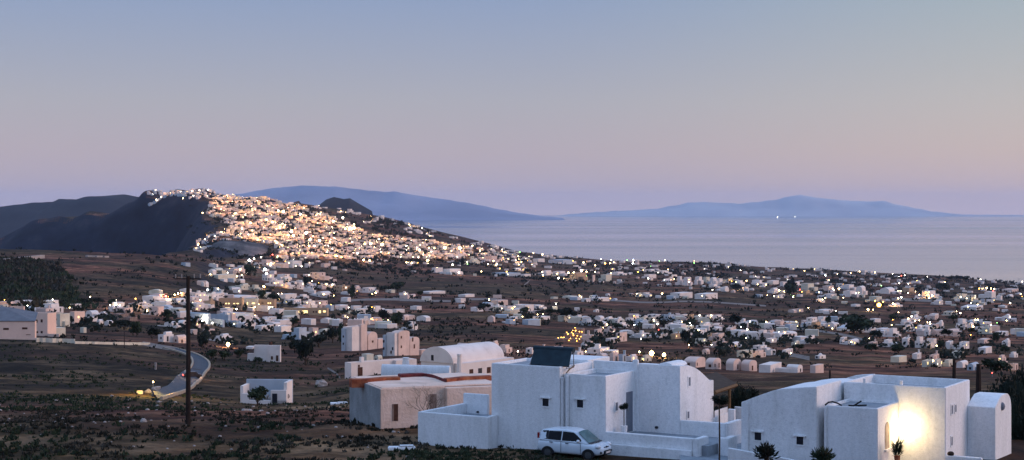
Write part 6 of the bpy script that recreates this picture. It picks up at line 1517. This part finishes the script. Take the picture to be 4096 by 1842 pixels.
NAMES = {'top': 'on the crown of the hill town', 'town': 'in the brightly lit hill town', 'spur': 'on the spur above the cliff', 'upper': 'on the dark upper slope', 'coast': 'in the scatter towards the sea', 'lower': 'on the flat below the hill town'}
for i, (y, x, z, w, l, h, th, c, vt, nm) in enumerate(FARH):
    if i < NIND:
        b = MB(); rotbox(b, 0, 0, 0, w, l, h, 0, vt)
        o = b.obj('house', M[c], None, (x, y, z), th); tag(o, f"tiny {WORD[c]} {'vaulted' if vt else 'block'} house {NAMES[nm]}", 'house', f"tiny {WORD[c]} houses {NAMES[nm]}")
    else: rotbox(far[c] if nm != 'plain' else near_[c], x, y - 9000 if nm == 'plain' else y, z, w, l, h, th, vt)
LBL = {'w': 'mass of tiny white houses of the hill town', 'p': 'mass of tiny pink houses of the hill town', 'c': 'mass of tiny cream houses of the hill town', 'g': 'tiny grey houses on the cliff spur'}
for c, b in far.items():
    if b.v: tag(b.obj('hillside_houses', M[c]), LBL[c], kind='stuff')
for c, b in near_.items():
    if b.v: tag(b.obj('small_outbuildings', M[c]), f'scattered tiny {WORD[c]} outbuildings among the village houses', kind='stuff')
for c, b in FARL.items():
    if b.v: tag(b.obj('hillside_lights', M[c]), f"many {KW[c]} points of light over the hill town", kind='stuff')
# bright spots of the hill town as lamps of their own
PB2 = zf(900, 700, 2.576)
plamps(PB2, 'in the brightly lit hill town', [(1290, 560, 'warm', 7), (1330, 545, 'warm', 3), (1240, 560, 'warm', 2.4), (685, 585, 'warm', 3.6), (650, 625, 'warm', 3.4), (705, 630, 'warm', 2.8), (838, 600, 'white', 3), (600, 380, 'warm', 3.4), (550, 370, 'white', 1.6), (775, 415, 'white', 2.4), (1215, 445, 'white', 2.4), (1115, 480, 'white', 2.4), (975, 680, 'white', 2.6), (875, 670, 'warm', 2.2), (920, 740, 'white', 3), (865, 735, 'warm', 2), (1620, 720, 'warm', 4.4),
    (1500, 712, 'warm', 2.6), (1440, 712, 'warm', 1.4), (1310, 695, 'white', 1.4), (590, 730, 'amber', 2), (535, 705, 'warm', 2), (490, 825, 'red', 1.6), (1140, 835, 'amber', 3.4), (1200, 850, 'amber', 2), (1365, 810, 'white', 1.8), (1210, 785, 'amber', 1.4), (2068, 680, 'amber', 2.2), (2265, 755, 'warm', 3), (2420, 755, 'warm', 3), (1865, 735, 'white', 1), (2090, 890, 'warm', 4), (1430, 880, 'warm', 2), (1490, 885, 'warm', 1.6), (490, 490, 'warm', 2), (430, 465, 'warm', 1.4), (265, 500, 'warm', 1.4), (1330, 510, 'warm', 1), (1500, 430, 'warm', .8), (2030, 505, 'warm', 1), (1900, 465, 'warm', .8)])
plamps(zf(0, 650, 2.573), 'on the cliff top of the hill town', [(1690, 190, 'white', .9), (1755, 210, 'warm', .8), (1600, 285, 'warm', .8), (1740, 270, 'white', .8), (1885, 365, 'warm', 1), (2085, 522, 'warm', 1), (2040, 850, 'warm', 1.4), (2110, 800, 'warm', 1.2), (2280, 720, 'warm', 1.2)])
# church on the top
x, y, z = hit(164.2, 184.6); b = MB(); b.box(-8, 8, -6, 6, -4, 7); b.ball((0, 0, 8), 5.2, 12, 8, sz=1.1); b.box(-11, -8.2, -2, 2, -4, 13); tag(b.obj('church', M['w'], None, (x, y, z)), 'white domed church at the very top of the hill town', 'church')
# pale quarry cliff below the town
b = MB(); pts = [(212, 255), (214, 244), (222, 240.5), (240, 241), (258, 243), (270, 246), (274, 256)]; d = 2850
top = [((u - U0) / FX * (d + 60), d + 60, HC - (v - V0) / FX * (d + 60)) for u, v in pts[1:-1]]
rows = []
for k in range(7):
    t_ = k / 6
    for i, (x, y, z) in enumerate(top):
        fx_ = 1; zz = gz(x, y - 90 * (1 - t_)) - 8 + (z - gz(x, y) + 8) * t_
        b.v.append((x + 8 * noise.noise((x * .02, k, 0)), y - 90 * (1 - t_) + 14 * noise.noise((x * .03, k * .7, 5)), zz))
n = len(top)
for k in range(6):
    for i in range(n - 1): b.f.append((k * n + i, k * n + i + 1, (k + 1) * n + i + 1, (k + 1) * n + i)); b.m.append(0)
M['quarry'] = noise_mat('grey_quarry_rock', [(.38, (.04, .037, .04)), (.5, (.10, .09, .088)), (.62, (.20, .17, .16))], .025, 9, mapping=(1, 1, .35))
tag(b.obj('quarry_cliff', M['quarry'], smooth=True), 'grey bare quarry cliff under the hill town', 'cliff', kind='structure')
# two distant boats
for u, v, l_ in ((PB5(0, 0)[0] * 0 + 777.6, 217.9, 'left one of two tiny lit boats far out at sea'), (794.8, 217.3, 'right one of two tiny lit boats far out at sea')):
    d = HC * FX / (v - V0); x = (u - U0) / FX * d
    r = empty('boat', (x, d, 0)); tag(r, l_, 'boat')
    b = MB(); b.prism([(-40, 6), (-34, -1), (36, -1), (44, 6)], -8, 8, 'y'); b.obj('hull', M['w'], r, recalc=True)
    b = MB(); b.box(-28, 10, -6, 6, 6.01, 14); b.obj('cabin', M['w'], r); b = MB(); b.ball((0, 0, 20), 6, 6, 4); b.obj('mast_light', M['white'], r)

rg = random.Random(31); b = MB()
for k in range(800):
    h_ = rg.choice([q for q in HOUSES if q['o'].location.y > 600]); X0_, Y0_, _ = h_['o'].location; q_ = Y0_ / 2000
    x, y = X0_ + rg.gauss(0, 20) * q_, Y0_ + rg.gauss(-6, 40) * q_; z = gz(x, y); s_ = rg.uniform(1.6, 4.2)
    for j in range(14):
        c = Vector((x, y, z + s_ * .45)) + Vector((rg.gauss(0, .4), rg.gauss(0, .4), rg.gauss(0, .3))) * s_; e_ = Vector((rg.gauss(0, 1), rg.gauss(0, 1), rg.gauss(0, 1))).normalized() * s_ * .35; f_ = e_.orthogonal().normalized() * s_ * .28
        b.poly([c - e_, c + f_, c + e_, c - f_])
tag(b.obj('village_shrubs', M['leafd']), 'dark garden shrubs between the village houses', kind='stuff')

rg = random.Random(77); VL = {k: MB() for k in ('warm', 'amber', 'white')}
for k in range(150):
    h_ = rg.choice(hz_); X0_, Y0_, _ = h_['o'].location; q_ = Y0_ / 2000
    x, y = X0_ + rg.gauss(0, 14) * q_, Y0_ - abs(rg.gauss(8, 14)) * q_; z = gz(x, y) + rg.uniform(2.5, 5)
    kd = rg.choice(['warm', 'warm', 'amber', 'white']); VL[kd].ball((x, y, z), y * .00024 * rg.choice([.7, 1, 1, 1.6]), 5, 4)
    if k % 4 == 0: plight(x, y - 3 * q_, z + 2, 5200 * q_ * q_, KC[kd], 1)
for c, b in VL.items():
    if b.v: tag(b.obj('village_lights', M[c]), f'scattered {KW[c]} house lights over the plain', kind='stuff')

# ------------------------------------------------------------------ labels that single each house out
def ordinal(n): return ['first', 'second', 'third', 'fourth', 'fifth', 'sixth', 'seventh', 'eighth', 'ninth', 'tenth', 'eleventh', 'twelfth', 'thirteenth', 'fourteenth'][n] if n < 14 else f'{n + 1}th'
zones = {}
for h in HOUSES: zones.setdefault(h['zone'], []).append(h)
for zname, hs in zones.items():
    rest = []
    for h in hs:
        if h['desc']: tag(h['o'], h['desc'], 'building' if 'school' in h['desc'] or 'ochre' in h['desc'] else 'house')
        else: rest.append(h)
    by = {}
    for h in rest: by.setdefault((h['col'], h['shape']), []).append(h)
    for (c, s_), g in by.items():
        g.sort(key=lambda q: q['u'])
        for i, h in enumerate(g):
            if len(g) == 1: t_ = f"{c} {s_} {zname}"
            elif i == 0: t_ = f"leftmost {c} {s_} {zname}"
            elif i == len(g) - 1: t_ = f"rightmost {c} {s_} {zname}"
            else: t_ = f"{ordinal(i)} {c} {s_} from the left {zname}"
            w_ = t_.split()
            tag(h['o'], ' '.join(w_), 'house', f"houses {zname}")
print('houses', len(HOUSES), 'far', len(FARH), 'ind', NIND)
